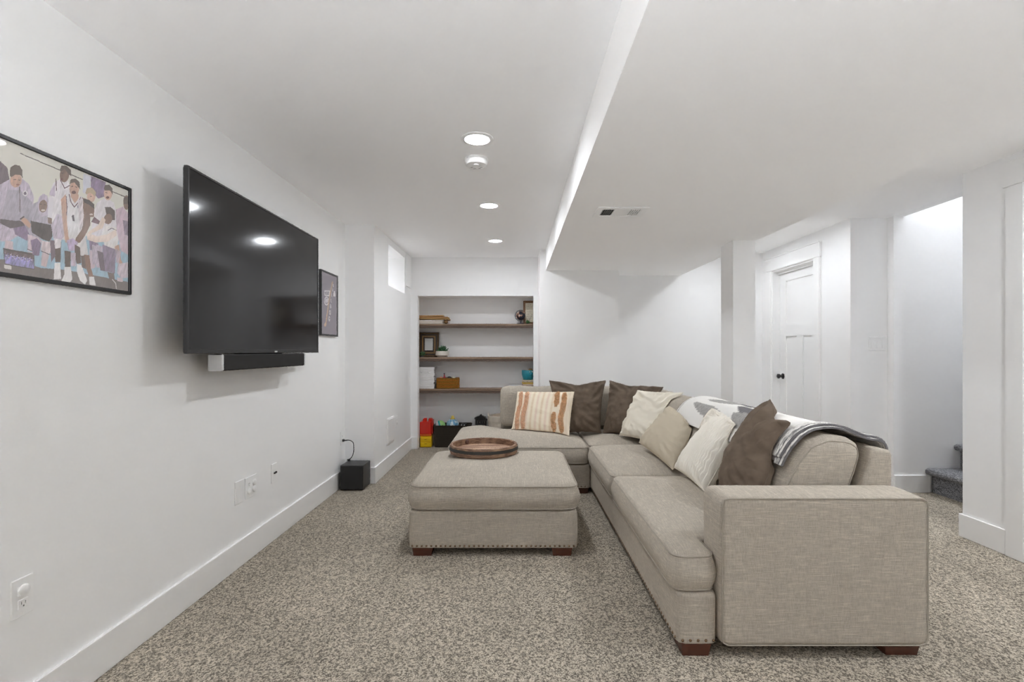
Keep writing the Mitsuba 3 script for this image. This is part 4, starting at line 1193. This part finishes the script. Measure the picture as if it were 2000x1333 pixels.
# ------------------------------------------------------------------ black box on the floor with its cord
k = thing('subwoofer', 'black cube-shaped speaker box on the floor in the left corner', 'subwoofer')
bx0, bx1, by0, by1, bz = -1.505, -1.307, 4.285, 4.50, 0.218
obj('cabinet', cbox(bx0, bx1, by0 + 0.006, by1, 0.008, bz, 0.003), 'black_satin', k, smooth=False)
obj('front_grille', cbox(bx0 + 0.002, bx1 - 0.002, by0, by0 + 0.008, 0.012, bz - 0.004, 0.002), 'black_matte', k, smooth=False)
for x in (bx0 + 0.03, bx1 - 0.03):
    for y in (by0 + 0.04, by1 - 0.03):
        obj('foot', cyl([x, y, 0], [x, y, 0.009], 0.012, 14), 'black_matte', k)
k = thing('power_cord', 'thin black power cord from the corner outlet to the black speaker box', 'cord')
pts = np.array([(XL + 0.035, 4.4415, 0.408), (XL + 0.075, 4.44, 0.408), (XL + 0.105, 4.435, 0.388), (XL + 0.112, 4.43, 0.35), (XL + 0.108, 4.435, 0.30), (XL + 0.085, 4.45, 0.255), (XL + 0.055, 4.475, 0.232), (XL + 0.045, 4.49, 0.226)])
from scipy.interpolate import make_interp_spline
t = np.linspace(0, 1, len(pts))
sp = make_interp_spline(t, pts, k=3)(np.linspace(0, 1, 40))
obj('cable', tube(sp, 0.0032, 8), 'black_satin', k, smooth=60)
obj('plug', cat([cbox(XL + 0.0085, XL + 0.024, 4.43, 4.453, 0.397, 0.419, 0.004), cyl([XL + 0.022, 4.4415, 0.408], [XL + 0.05, 4.441, 0.408], 0.0065, 12, 0.004)]), 'black_satin', k, smooth=30)
obj('plug', cbox(XL + 0.035, XL + 0.062, 4.478, 4.496, 0.2185, 0.231, 0.003), 'black_satin', k, smooth=30)

# ------------------------------------------------------------------ shelves of the niche
sh = []
for z, nm in ((1.545, 'top'), (1.128, 'middle'), (0.730, 'lowest')):
    k = thing('shelf_board', f'{nm} brown wooden shelf board in the niche', 'shelf', 'niche shelves')
    obj('board', cbox(-1.358, 0.398, 6.235, YT - 0.001, z - 0.024, z, 0.002), 'shelf_wood', k, smooth=False)
    obj('front_edge', [(cbox(-1.357, 0.397, 6.226, 6.262, z - 0.052, z - 0.0245, 0.002), (84, 67, 56))], 'paint', k, label='dark lower front edge')
    sh.append(z)
S1, S2, S3 = sh


def mat_layer(x0, x1, y0, y1, z, th, seed, amp=0.008):
    g = np.random.default_rng(seed)
    poly = Polygon([(x0, y0), (x1 - g.uniform(0, .03), y0 + g.uniform(0, .02)), (x1, y1), (x0, y1)])
    m, _ = slab(poly, z, z + th, r=th * 0.42, r0=th * 0.42, corner=0.02, step=0.02)
    return m


zz = S1
for i, c in enumerate(((226, 218, 208), (220, 210, 200), (230, 224, 216))):
    k = thing('folded_cloth', ('lowest', 'middle', 'uppermost')[i] + ' white folded cloth under the woven mats on the top shelf', 'cloth', 'folded cloths on the top shelf')
    m = mat_layer(-1.30, -0.885 + 0.01 * i, 6.25, 6.46, zz + 0.0005, 0.0155, 40 + i)
    obj('fold', [(m, c)], 'matte', k, smooth=60)
    zz += 0.017
for i in range(3):
    k = thing('woven_mat', ('lowest', 'middle', 'uppermost')[i] + ' tan woven straw mat in the pile on the top shelf', 'mat', 'woven mats on the top shelf')
    rows = []
    for q in range(12):
        y = 6.252 + q * 0.0175
        xx = np.linspace(-1.31, -0.835 - 0.012 * i - (0.05 if i == 2 else 0), 60)
        wv = 0.0022 * np.sin(xx * 160 + q * math.pi)
        sag = 0.004 * np.sin(xx * 9 + i)
        rows.append(tube(np.column_stack([xx, np.full(60, y), zz + 0.0125 + i * 0.0195 + wv + sag]), 0.0078, 6))
    obj('weave', [(r_, (172 + int(12 * math.sin(j * 3 + i)), 140, 96)) for j, r_ in enumerate(rows)], 'matte', k, smooth=60)
k = thing('round_ornament', 'small round brown ornament with dark leaves at the end of the top-shelf pile', 'ornament')
o = at(871, 629, 6.26)
o[2] = S1 + 0.026
m = trimesh.creation.icosphere(2, 0.026)
m.vertices += 0.003 * (meshkit.noise(m.vertices * 90, 2)[:, None] - 0.5)
m.vertices += o
obj('ball', [(m, (112, 86, 58))], 'matte', k, smooth=60)
lf = []
for a in (0.2, 1.3, 2.6, 4.0):
    m = trimesh.creation.icosphere(2, 1.0)
    m.vertices = m.vertices * [0.020, 0.009, 0.003] + [0.018, 0, 0]
    m.apply_transform(trimesh.transformations.rotation_matrix(a, [0, 0, 1]))
    m.apply_translation(o + [0, 0, 0.024])
    lf.append((m, (56, 48, 34)))
for m, c in lf:
    obj('leaf', [(m, c)], 'matte', k, smooth=60)

# globe
k = thing('globe', 'small dark desk globe on a black stand on the top shelf', 'globe')
g = at(1017, 615, 6.32)
g[2] = S1 + 0.108
m = trimesh.creation.icosphere(4, 0.060)
v = m.vertices
land = meshkit.fbm(v * 26, 3, 5)
C = np.where((land > 0.53)[:, None], np.array(lin(150, 112, 92)), np.array(lin(34, 34, 46)))
C[land > 0.66] = lin(206, 198, 190)
m.vertices = v + g
obj('ball', m, 'gloss', k, smooth=True, color=C)
th = np.linspace(0.35 * math.pi, 1.62 * math.pi, 30)
arc = np.column_stack([g[0] + 0.069 * np.cos(th), np.full(30, g[1]), g[2] + 0.069 * np.sin(th)])
obj('meridian_arm', [(tube(arc, 0.0042, 8), (30, 30, 44))], 'gloss', k, smooth=60)
obj('stand', [(lathe([[0, 0], [0.046, 0], [0.046, 0.008], [0.03, 0.014], [0.010, 0.018], [0.007, 0.040], [0, 0.041]], 28, (g[0], g[1], S1)), (30, 30, 44))], 'gloss', k)


def stand_frame(name, label, x0, x1, y, z0, z1, w, colors, lean=0.06, group=None, inner=None):
    """A picture frame leaning against the niche's back: moulding, mat, picture."""
    k = thing(name, label, 'picture frame')

    def tip(m):
        v = m.vertices.copy()
        v[:, 1] += (v[:, 2] - z0) * lean
        m.vertices = v
        return m

    bars = []
    for a, b, c, d in ((x0, x0 + w, z0, z1), (x1 - w, x1, z0, z1), (x0, x1, z0, z0 + w), (x0, x1, z1 - w, z1)):
        bars.append((tip(cbox(a, b, y, y + 0.022, c, d, 0.003)), colors[0]))
    for a, b, c, d in ((x0 + w * .55, x0 + w * .78, z0 + w * .55, z1 - w * .55), (x1 - w * .78, x1 - w * .55, z0 + w * .55, z1 - w * .55), (x0 + w * .55, x1 - w * .55, z0 + w * .55, z0 + w * .78), (x0 + w * .55, x1 - w * .55, z1 - w * .78, z1 - w * .55)):
        bars.append((tip(cbox(a, b, y - 0.006, y + 0.01, c, d, 0.002)), colors[1]))
    obj('moulding', bars, 'paint', k, smooth=30)
    obj('mount', [(tip(box(x0 + w * .8, x1 - w * .8, y + 0.006, y + 0.02, z0 + w * .8, z1 - w * .8)), colors[2])], 'matte', k)
    if inner:
        a, b, c, d = inner
        obj('picture', [(tip(box(a, b, y + 0.004, y + 0.007, c, d)), colors[3])], 'paint', k)
    return k, tip


k, tip = stand_frame('picture_frame', 'light brown frame with a cream document at the right end of the top shelf', 0.105, 0.345, 6.385, S1, S1 + 0.305, 0.028, ((112, 80, 56), (140, 104, 72), (214, 206, 184), (222, 214, 196)), 0.05, inner=(0.135, 0.315, S1 + 0.06, S1 + 0.27))
for i in range(9):
    z = S1 + 0.25 - 0.021 * i
    obj('text_line', [(tip(box(0.145, 0.305 - 0.03 * (i % 3 == 2), 6.3878, 6.3892, z, z + 0.004)), (150, 140, 120))], 'matte', k)


def rosette(k, c, n, L, w, tilt, color, seed, name='leaf'):
    g_ = np.random.default_rng(seed)
    for i in range(n):
        a = i * 2.399 + g_.uniform(-.2, .2)
        t = tilt[0] + (tilt[1] - tilt[0]) * i / max(1, n - 1) + g_.uniform(-.08, .08)
        m = trimesh.creation.icosphere(2, 1.0)
        v = m.vertices * [0.5, w / L / 1.0, 0.09] + [0.5, 0, 0]
        v[:, 1] *= (1 - 0.75 * v[:, 0] ** 2)
        v[:, 2] += 0.12 * v[:, 0] ** 2
        m.vertices = v * L * (0.75 + 0.35 * g_.random())
        m.apply_transform(trimesh.transformations.rotation_matrix(-t, [0, 1, 0]))
        m.apply_transform(trimesh.transformations.rotation_matrix(a, [0, 0, 1]))
        m.apply_translation(c)
        obj(name, [(m, np.clip(np.array(color) + g_.integers(-14, 15), 0, 255))], 'paint', k, smooth=60)


k = thing('green_sprig', 'small green plant in front of the document frame on the top shelf', 'plant')
c = at(1031, 630, 6.30)
obj('pot', [(lathe([[0, 0], [0.018, 0], [0.022, 0.012], [0.019, 0.016], [0, 0.014]], 16, (c[0], c[1], S1)), (46, 62, 46))], 'matte', k)
rosette(k, [c[0], c[1], S1 + 0.013], 9, 0.045, 0.016, (0.25, 1.2), (62, 100, 58), 3)
obj('stem', [(tube(np.array([[c[0] + 0.01, c[1], S1 + 0.015], [c[0] + 0.025, c[1], S1 + 0.06], [c[0] + 0.045, c[1], S1 + 0.105]]), 0.002, 6), (50, 58, 52))], 'matte', k)

# middle shelf
k, tip = stand_frame('picture_frame', 'ornate dark gold frame with a pale picture at the left end of the middle shelf', -1.245, -0.985, 6.432, S2, S2 + 0.318, 0.078, ((58, 44, 34), (128, 98, 58), (40, 34, 30), (206, 206, 204)), 0.05, inner=(-1.17, -1.06, S2 + 0.085, S2 + 0.245))
g_ = np.random.default_rng(3)
beads = []
for x in np.arange(-1.24, -0.985, 0.0135):
    for z in (S2 + 0.014, S2 + 0.304):
        m = trimesh.creation.icosphere(1, 0.0072)
        m.apply_translation([x, 6.428 + (z - S2) * 0.05, z])
        beads.append((m, (112, 84, 48)))
for z in np.arange(S2 + 0.02, S2 + 0.31, 0.0135):
    for x in (-1.233, -0.997):
        m = trimesh.creation.icosphere(1, 0.0072)
        m.apply_translation([x, 6.428 + (z - S2) * 0.05, z])
        beads.append((m, (104, 78, 46)))
bk = obj('beading', beads, 'paint', k, smooth=60)
labels[bk] = {'kind': 'stuff'}
k = thing('small_plant', 'small green leafy plant at the left end of the middle shelf', 'plant')
c = at(824, 693, 6.28)
obj('pot', [(lathe([[0, 0], [0.022, 0], [0.026, 0.018], [0.022, 0.02], [0, 0.018]], 16, (c[0], c[1], S2)), (72, 74, 70))], 'matte', k)
rosette(k, [c[0], c[1], S2 + 0.018], 11, 0.065, 0.03, (0.1, 1.1), (62, 88, 56), 8)
k = thing('succulent', 'green succulent in a white bowl on the middle shelf', 'plant')
c = np.array([-0.922, 6.322, S2])
obj('bowl', [(lathe([[0, 0], [0.058, 0], [0.062, 0.012], [0.082, 0.020], [0.086, 0.030], [0.084, 0.074], [0.080, 0.076], [0.076, 0.070], [0.075, 0.060], [0, 0.058]], 40, c), (216, 210, 200))], 'paint', k)
obj('bowl_foot', [(lathe([[0, 0.0005], [0.0585, 0.0005], [0.0625, 0.012], [0.080, 0.0195], [0.0825, 0.0205], [0.0625, 0.0135], [0, 0.012]], 40, c), (170, 160, 148))], 'matte', k)
rosette(k, c + [0.005, 0, 0.060], 26, 0.088, 0.024, (0.15, 1.35), (48, 84, 54), 12)
rosette(k, c + [-0.04, -0.02, 0.062], 9, 0.045, 0.018, (0.2, 1.2), (64, 104, 70), 13)

# lowest shelf
z = S3
for i in range(10):
    th = 0.0272
    k = thing('binder', ['lowest', 'second', 'third', 'fourth', 'fifth', 'sixth', 'seventh', 'eighth', 'ninth', 'topmost'][i] + ' white album counted from the shelf, in the stack at the left', 'album', 'white albums stacked on the lowest shelf')
    j = 0.004 * math.sin(i * 2.3)
    obj('cover', [(cbox(-1.29, -1.018 + j, 6.27, 6.45, z + 0.0004, z + 0.0042, 0.001), (226, 224, 222)), (cbox(-1.29, -1.018 + j, 6.27, 6.45, z + th - 0.0042, z + th - 0.0004, 0.001), (226, 224, 222)), (cbox(-1.29, -1.018 + j, 6.27, 6.274, z + 0.0004, z + th - 0.0004, 0.001), (222, 220, 219))], 'paint', k)
    obj('pages', [(box(-1.29, -1.023 + j, 6.274, 6.446, z + 0.0042, z + th - 0.0042), (188, 184, 182))], 'matte', k)
    if i == 7:
        s = [tube(np.array([[-1.21 + 0.03 * q, 6.2693, z + 0.012], [-1.195 + 0.03 * q, 6.2693, z + 0.018 + 0.003 * (q % 2)], [-1.18 + 0.03 * q, 6.2693, z + 0.013]]), 0.0012, 5) for q in range(4)]
        obj('scribble', [(cat(s), (70, 68, 70))], 'matte', k)
    z += th

k = thing('wicker_basket', 'brown woven wicker basket with small toys on the lowest shelf', 'basket')
wx0, wx1, wy0_, wy1_, wh = -0.985, -0.722, 6.27, 6.44, 0.128
outl = rect(wx0, wx1, wy0_, wy1_).buffer(-0.02).buffer(0.02, quad_segs=4)
p, n = ring(outl, 0.0065)
obj('lining', [(cat([box(wx0 + 0.006, wx1 - 0.006, wy0_ + 0.006, wy1_ - 0.006, S3 + 0.001, S3 + 0.01)] + [box(a, b, c_, d_, S3 + 0.01, S3 + wh - 0.004) for a, b, c_, d_ in ((wx0 + 0.006, wx0 + 0.01, wy0_ + 0.006, wy1_ - 0.006), (wx1 - 0.01, wx1 - 0.006, wy0_ + 0.006, wy1_ - 0.006), (wx0 + 0.006, wx1 - 0.006, wy0_ + 0.006, wy0_ + 0.01), (wx0 + 0.006, wx1 - 0.006, wy1_ - 0.01, wy1_ - 0.006))]), (84, 58, 26))], 'matte', k)
rows = []
for r_ in range(10):
    zc = S3 + 0.0075 + r_ * 0.0125
    w_ = 0.0050 * np.sin(np.arange(len(p)) / len(p) * 2 * np.pi * 20 + r_ * math.pi)
    rows.append((tube(np.column_stack([p + n * w_[:, None], np.full(len(p), zc)]), 0.0058, 6, True), (150 + 14 * (r_ % 3), 106 + 8 * (r_ % 2), 46)))
wk = obj('weave', rows, 'matte', k, smooth=60)
labels[wk] = {'kind': 'stuff'}
obj('rim', [(tube(np.column_stack([p, np.full(len(p), S3 + wh)]), 0.008, 8, True), (122, 82, 38))], 'matte', k, smooth=60)
toys = [((216, 150, 120), -0.94, 0.026, 'pale orange toy ball in the wicker basket'), ((150, 40, 52), -0.895, 0.024, 'dark red toy ball in the wicker basket'), ((34, 36, 40), -0.835, 0.030, 'black toy ball in the wicker basket'), ((206, 212, 190), -0.78, 0.026, 'pale green toy ball in the wicker basket')]
for c, x, r_, lb in toys:
    k = thing('toy_ball', lb, 'toy', 'toys in the wicker basket')
    m = trimesh.creation.icosphere(2, r_)
    m.apply_translation([x, 6.33, S3 + wh - 0.004])
    obj('shell', [(m, c)], 'paint', k, smooth=60)
    m = trimesh.creation.torus(r_ * 0.99, r_ * 0.08, 20, 6)
    m.apply_translation([x, 6.33, S3 + wh - 0.004])
    obj('seam', [(m, tuple(int(q * 0.8) for q in c))], 'paint', k, smooth=60)
k = thing('toy_figure', 'tiny dark-headed toy figure sticking out of the wicker basket', 'toy')
obj('body', [(lathe([[0, 0], [0.010, 0.002], [0.008, 0.03], [0.004, 0.038], [0, 0.038]], 14, (-0.905, 6.38, S3 + wh + 0.01)), (176, 70, 80))], 'paint', k)
m = trimesh.creation.icosphere(2, 0.0095)
m.apply_translation([-0.905, 6.38, S3 + wh + 0.055])
obj('head', [(m, (30, 28, 30))], 'paint', k, smooth=60)

# books lying at the right end of the lowest shelf
z = S3
for i, (x0, x1, th, c, lb) in enumerate(((-0.108, 0.20, 0.020, (62, 70, 96), 'dark blue book lowest in the pile at the right end of the lowest shelf'), (-0.075, 0.21, 0.019, (222, 222, 222), 'white and blue book second from the bottom of the pile at the right end'),
                                         (0.095, 0.30, 0.020, (150, 84, 60), 'red-brown book in the middle of the pile at the right end'), (0.090, 0.31, 0.022, (206, 172, 84), 'thick yellow book near the top of the pile at the right end'),
                                         (0.097, 0.30, 0.014, (104, 74, 58), 'thin dark brown book above the yellow one'), (0.093, 0.31, 0.014, (208, 190, 160), 'cream book under the teal pot'))):
    k = thing('book', lb, 'book', 'books lying on the lowest shelf')
    y0 = 6.275 + 0.004 * (i % 2)
    obj('cover', [(cbox(x0, x1, y0, 6.45, z + 0.0003, z + 0.0022, 0.0005), c), (cbox(x0, x1, y0, 6.45, z + th - 0.0022, z + th - 0.0003, 0.0005), c), (cbox(x0, x0 + 0.0025, y0, 6.45, z + 0.0003, z + th - 0.0003, 0.0005), c)], 'paint', k)
    obj('pages', [(box(x0 + 0.003, x1, y0 + 0.003, 6.446, z + 0.0022, z + th - 0.0022), (222, 212, 192) if i != 3 else (214, 186, 104))], 'matte', k)
    z += th
k = thing('teal_pot', 'teal animal-faced ceramic pot on the book pile at the right end', 'pot')
c = np.array([0.165, 6.335, z])
obj('bowl', [(lathe([[0, 0], [0.052, 0], [0.066, 0.018], [0.078, 0.055], [0.082, 0.085], [0.080, 0.120], [0.076, 0.122], [0.074, 0.085], [0.05, 0.03], [0, 0.03]], 40, c), (38, 134, 150))], 'gloss', k)
m = trimesh.creation.icosphere(2, 0.03)
m.vertices = m.vertices * [1.0, 0.55, 0.8] + c + [0.03, -0.064, 0.075]
obj('muzzle', [(m, (30, 120, 138))], 'gloss', k, smooth=60)
for dx, r_, cc, nm in ((0.018, 0.009, (232, 228, 214), 'eye'), (0.052, 0.009, (232, 228, 214), 'eye')):
    m = trimesh.creation.icosphere(2, r_)
    m.apply_translation(c + [dx, -0.072, 0.104])
    obj(nm, [(m, cc)], 'gloss', k, smooth=60)
obj('filling', [(slab(Point(c[0], c[1]).buffer(0.074), z + 0.085, z + 0.112, r=0.008, r0=0.004, corner=0.01, step=0.012, crown=0.012)[0], (176, 196, 188))], 'matte', k, smooth=60)
m = trimesh.creation.icosphere(2, 0.026)
m.vertices = m.vertices * [1.2, 1, 0.7] + c + [0.03, 0.0, 0.125]
obj('tuft', [(m, (142, 112, 74))], 'matte', k, smooth=60)

# ------------------------------------------------------------------ on the niche floor
def studded(k, name, x0, x1, y0, y1, z0, z1, c, studs=0, mat='gloss'):
    b = obj(name, [(cbox(x0, x1, y0, y1, z0, z1, 0.004), c)], mat, k, smooth=20)
    return b


k = thing('toy_tower', 'toy storage tower with a yellow lower half and a red castle-like upper half', 'toy')
x0, x1, y0, y1 = -1.186, -1.045, 6.215, 6.36
Y_, R_ = (236, 196, 24), (200, 38, 22)
obj('yellow_body', [(cbox(x0, x1, y0 + 0.01, y1, 0.0, 0.142, 0.005), Y_)], 'gloss', k, smooth=20)
for a, b in ((0.010, 0.062), (0.070, 0.118)):
    d_ = obj('drawer', [(cbox(x0 + 0.008, x1 - 0.008, y0, y0 + 0.012, a, b, 0.003), Y_)], 'gloss', k, smooth=20)
    zc = b - 0.014
    obj('handle', [(cbox((x0 + x1) / 2 - 0.016, (x0 + x1) / 2 + 0.016, y0 - 0.006, y0 + 0.002, zc - 0.004, zc + 0.004, 0.002), (180, 140, 20))], 'gloss', d_)
obj('transition', [(cbox(x0 - 0.002, x1 + 0.002, y0 + 0.004, y1, 0.142, 0.166, 0.004), (206, 92, 24))], 'gloss', k, smooth=20)
obj('red_body', [(cbox(x0 - 0.004, x1 - 0.006, y0 + 0.006, y1 - 0.004, 0.166, 0.318, 0.005), R_)], 'gloss', k, smooth=20)
for sx in (x0 + 0.05, x1 - 0.022):
    for sy in (y0 + 0.045, y1 - 0.04):
        obj('stud', [(lathe([[0.0, 0], [0.021, 0], [0.021, 0.034], [0.018, 0.037], [0.012, 0.037], [0.012, 0.030], [0, 0.030]], 20, (sx, sy, 0.317)), R_)], 'gloss', k)
obj('side_rail', [(cbox(x1 - 0.006, x1 + 0.016, y0 + 0.03, y1 - 0.03, 0.166, 0.345, 0.006), (186, 36, 22))], 'gloss', k, smooth=20)

k = thing('storage_bin', 'dark brown woven-look storage bin holding toys on the niche floor', 'bin')
x0, x1, y0, y1, h = -1.018, -0.56, 6.215, 6.475, 0.268
t = 0.018
lo = rect(x0 + t, x1 - t, y0 + t * .6, y1 - t * .6).buffer(-0.03).buffer(0.03, quad_segs=5)
hi = rect(x0, x1, y0, y1).buffer(-0.03).buffer(0.03, quad_segs=5)
n = 120


def loop(poly, n=120):
    poly = shapely.geometry.polygon.orient(poly)
    c0 = np.array(poly.exterior.coords)[:-1]
    ctr = c0.mean(0)
    d = np.linspace(0, poly.exterior.length, n, endpoint=False)
    q = np.array([poly.exterior.interpolate(x).coords[0] for x in d])
    a = np.arctan2(q[:, 1] - ctr[1], q[:, 0] - ctr[0])
    s = np.argmin(np.abs(a))
    return np.roll(q, -s, 0)


def loft(loops):
    n = len(loops[0])
    V = np.vstack(loops)
    f = []
    for k_ in range(len(loops) - 1):
        i = np.arange(n)
        j = (i + 1) % n
        f += [np.column_stack([k_ * n + i, k_ * n + j, (k_ + 1) * n + j]), np.column_stack([k_ * n + i, (k_ + 1) * n + j, (k_ + 1) * n + i])]
    V = np.vstack([V, loops[0].mean(0), loops[-1].mean(0)])
    i = np.arange(n)
    j = (i + 1) % n
    f.append(np.column_stack([np.full(n, len(V) - 2), j, i]))
    f.append(np.column_stack([np.full(n, len(V) - 1), (len(loops) - 1) * n + i, (len(loops) - 1) * n + j]))
    m = trimesh.Trimesh(V, np.vstack(f), process=False)
    if m.volume < 0:
        m.invert()
    return m


L0, L1 = loop(lo), loop(hi)
at_z = lambda q, z, k_=1.0: np.column_stack([(q - q.mean(0)) * k_ + q.mean(0), np.full(len(q), z)])  # noqa: E731
layers = [at_z(L0 + (L1 - L0) * s, 0.001 + h * s) for s in np.linspace(0, 1, 12)]
inn = [at_z(L1, h, 0.965), at_z(L0, 0.012, 0.95)]
wv = []
m = loft(layers + inn)
obj('body', [(m, (58, 52, 45))], 'matte', k, smooth=40)
for i in range(20):
    s = (i + 0.5) / 20
    q = L0 + (L1 - L0) * s
    nn_ = (q - q.mean(0)) / np.linalg.norm(q - q.mean(0), axis=1, keepdims=True)
    wv.append((tube(np.column_stack([q + nn_ * 0.0012 * np.sin(np.arange(len(q)) * 1.3 + i * math.pi)[:, None], np.full(len(q), 0.003 + h * s)]), 0.0052, 5, True), (54, 48, 42)))
wk = obj('weave', wv, 'matte', k, smooth=60)
labels[wk] = {'kind': 'stuff'}
obj('rim', [(tube(at_z(L1, h), 0.0075, 8, True), (46, 41, 36))], 'matte', k, smooth=60)
k = thing('toy_ball', 'clear light-blue toy globe with a yellow top in the storage bin', 'toy')
c = np.array([-0.792, 6.33, 0.268])
m = trimesh.creation.icosphere(4, 0.079)
nzv = meshkit.fbm(m.vertices * 24, 3, 6)
C = np.array(lin(150, 186, 206)) * (1 - (nzv > 0.52)[:, None]) + np.array(lin(92, 150, 190)) * (nzv > 0.52)[:, None]
C[nzv > 0.64] = lin(210, 226, 230)
m.vertices = m.vertices + c
obj('shell', m, 'gloss', k, smooth=True, color=C)
obj('cap', [(lathe([[0, 0.07], [0.030, 0.072], [0.030, 0.086], [0.020, 0.090], [0.016, 0.112], [0.009, 0.116], [0, 0.116]], 24, c), (214, 190, 92))], 'paint', k)
k = thing('toy_ball', 'white and green toy ball at the left end of the storage bin', 'toy')
m = trimesh.creation.icosphere(4, 0.064)
s_ = m.vertices[:, 0] + 0.4 * m.vertices[:, 2]
C = np.where((s_ > 0.012)[:, None], np.array(lin(150, 196, 120)), np.array(lin(216, 222, 226)))
C[np.abs(s_ - 0.004) < 0.012] = lin(40, 150, 150)
m.vertices = m.vertices + [-0.945, 6.31, 0.262]
obj('shell', m, 'gloss', k, smooth=True, color=C)
mm = trimesh.creation.torus(0.0640, 0.0016, 40, 6)
mm.apply_transform(trimesh.transformations.rotation_matrix(1.2, [0, 1, 0]))
mm.apply_translation([-0.945, 6.31, 0.262])
obj('seam', [(mm, (36, 120, 124))], 'gloss', k, smooth=60)
k = thing('toy_dice', 'small black and white toy at the right end of the storage bin', 'toy')
m = cbox(-0.70, -0.62, 6.34, 6.42, 0.205, 0.275, 0.006)
obj('body', [(m, (32, 32, 34))], 'paint', k, smooth=20)
for x, z in ((-0.68, 0.262), (-0.645, 0.258), (-0.66, 0.23)):
    obj('dot', [(cyl([x, 6.3405, z], [x, 6.3385, z], 0.008, 14), (222, 222, 222))], 'paint', k)
obj('support', [(box(-0.69, -0.63, 6.35, 6.41, 0.02, 0.206), (32, 32, 34))], 'matte', k)

k = thing('lantern', 'black openwork castle-shaped lantern behind the sofa', 'lantern')
lx0, lx1, ly0, ly1, lz = -0.502, -0.368, 6.30, 6.42, 0.392
pcs = [cbox(lx0, lx1, ly0, ly1, 0.0, 0.03, 0.003), cbox(lx0, lx1, ly0, ly1, 0.262, 0.276, 0.002), cbox(lx0 - 0.002, lx1 + 0.012, ly0 - 0.006, ly1 + 0.006, 0.318, 0.334, 0.002)]
obj('plates', [(m, (22, 22, 23)) for m in pcs], 'paint', k, smooth=20)
for x in np.linspace(lx0 + 0.007, lx1 - 0.007, 5):
    for y in (ly0 + 0.007, ly1 - 0.007):
        obj('bar', [(cbox(x - 0.0065, x + 0.0065, y - 0.0065, y + 0.0065, 0.03, 0.345, 0.001), (22, 22, 23))], 'paint', k)
for x in np.linspace(lx0 + 0.02, lx1 - 0.02, 4):
    m = trimesh.creation.torus(0.012, 0.004, 16, 6)
    m.apply_transform(trimesh.transformations.rotation_matrix(math.pi / 2, [1, 0, 0]))
    m.apply_translation([x, ly0 + 0.005, 0.297])
    obj('arch', [(m, (22, 22, 23))], 'paint', k, smooth=50)
roof = trimesh.convex.convex_hull([[lx0 - 0.014, ly0 - 0.01, 0.352], [lx1 + 0.004, ly0 - 0.01, 0.352], [lx0 - 0.014, ly1 + 0.01, 0.352], [lx1 + 0.004, ly1 + 0.01, 0.352], [lx0 - 0.010, ly0 - 0.008, 0.340], [lx1, ly0 - 0.008, 0.340], [lx0 - 0.01, ly1 + 0.008, 0.340], [lx1, ly1 + 0.008, 0.340], [-0.45, 6.345, 0.382], [-0.42, 6.345, 0.382], [-0.45, 6.375, 0.382], [-0.42, 6.375, 0.382]])
obj('roof', [(roof, (20, 20, 21))], 'paint', k, smooth=20)
m = trimesh.creation.icosphere(2, 0.012)
m.apply_translation([-0.435, 6.36, 0.389])
obj('finial', [(m, (20, 20, 21))], 'paint', k, smooth=60)

k = thing('cloth_basket', 'pale cream rope basket behind the left end of the sofa back', 'basket')
c = np.array([-0.20, 6.33, 0.0])
prof = [[0, 0.001], [0.12, 0.001]] + [[0.125 + 0.0012 * i + 0.004 * math.sin(i * 2.1), 0.012 + 0.02 * i] for i in range(19)] + [[0.138, 0.392], [0.128, 0.385], [0.112, 0.02], [0, 0.02]]
obj('body', [(lathe(prof, 36, c), (206, 196, 182))], 'matte', k, smooth=40)
for s in (-1, 1):
    th = np.linspace(0, math.pi, 16)
    arc = np.column_stack([c[0] + s * (0.136 + 0.006 * np.sin(th)), c[1] + 0.05 * np.cos(th), 0.385 + 0.028 * np.sin(th)])
    obj('handle', [(tube(arc, 0.006, 8), (224, 216, 204))], 'matte', k, smooth=60)
m = trimesh.creation.icosphere(3, 0.10)
m.vertices = m.vertices * [1, 1, 0.35] + 0.02 * (meshkit.noise(m.vertices * 30, 3)[:, None] - 0.5) + c + [0, 0, 0.37]
obj('contents', [(m, (176, 160, 142))], 'matte', k, smooth=60)
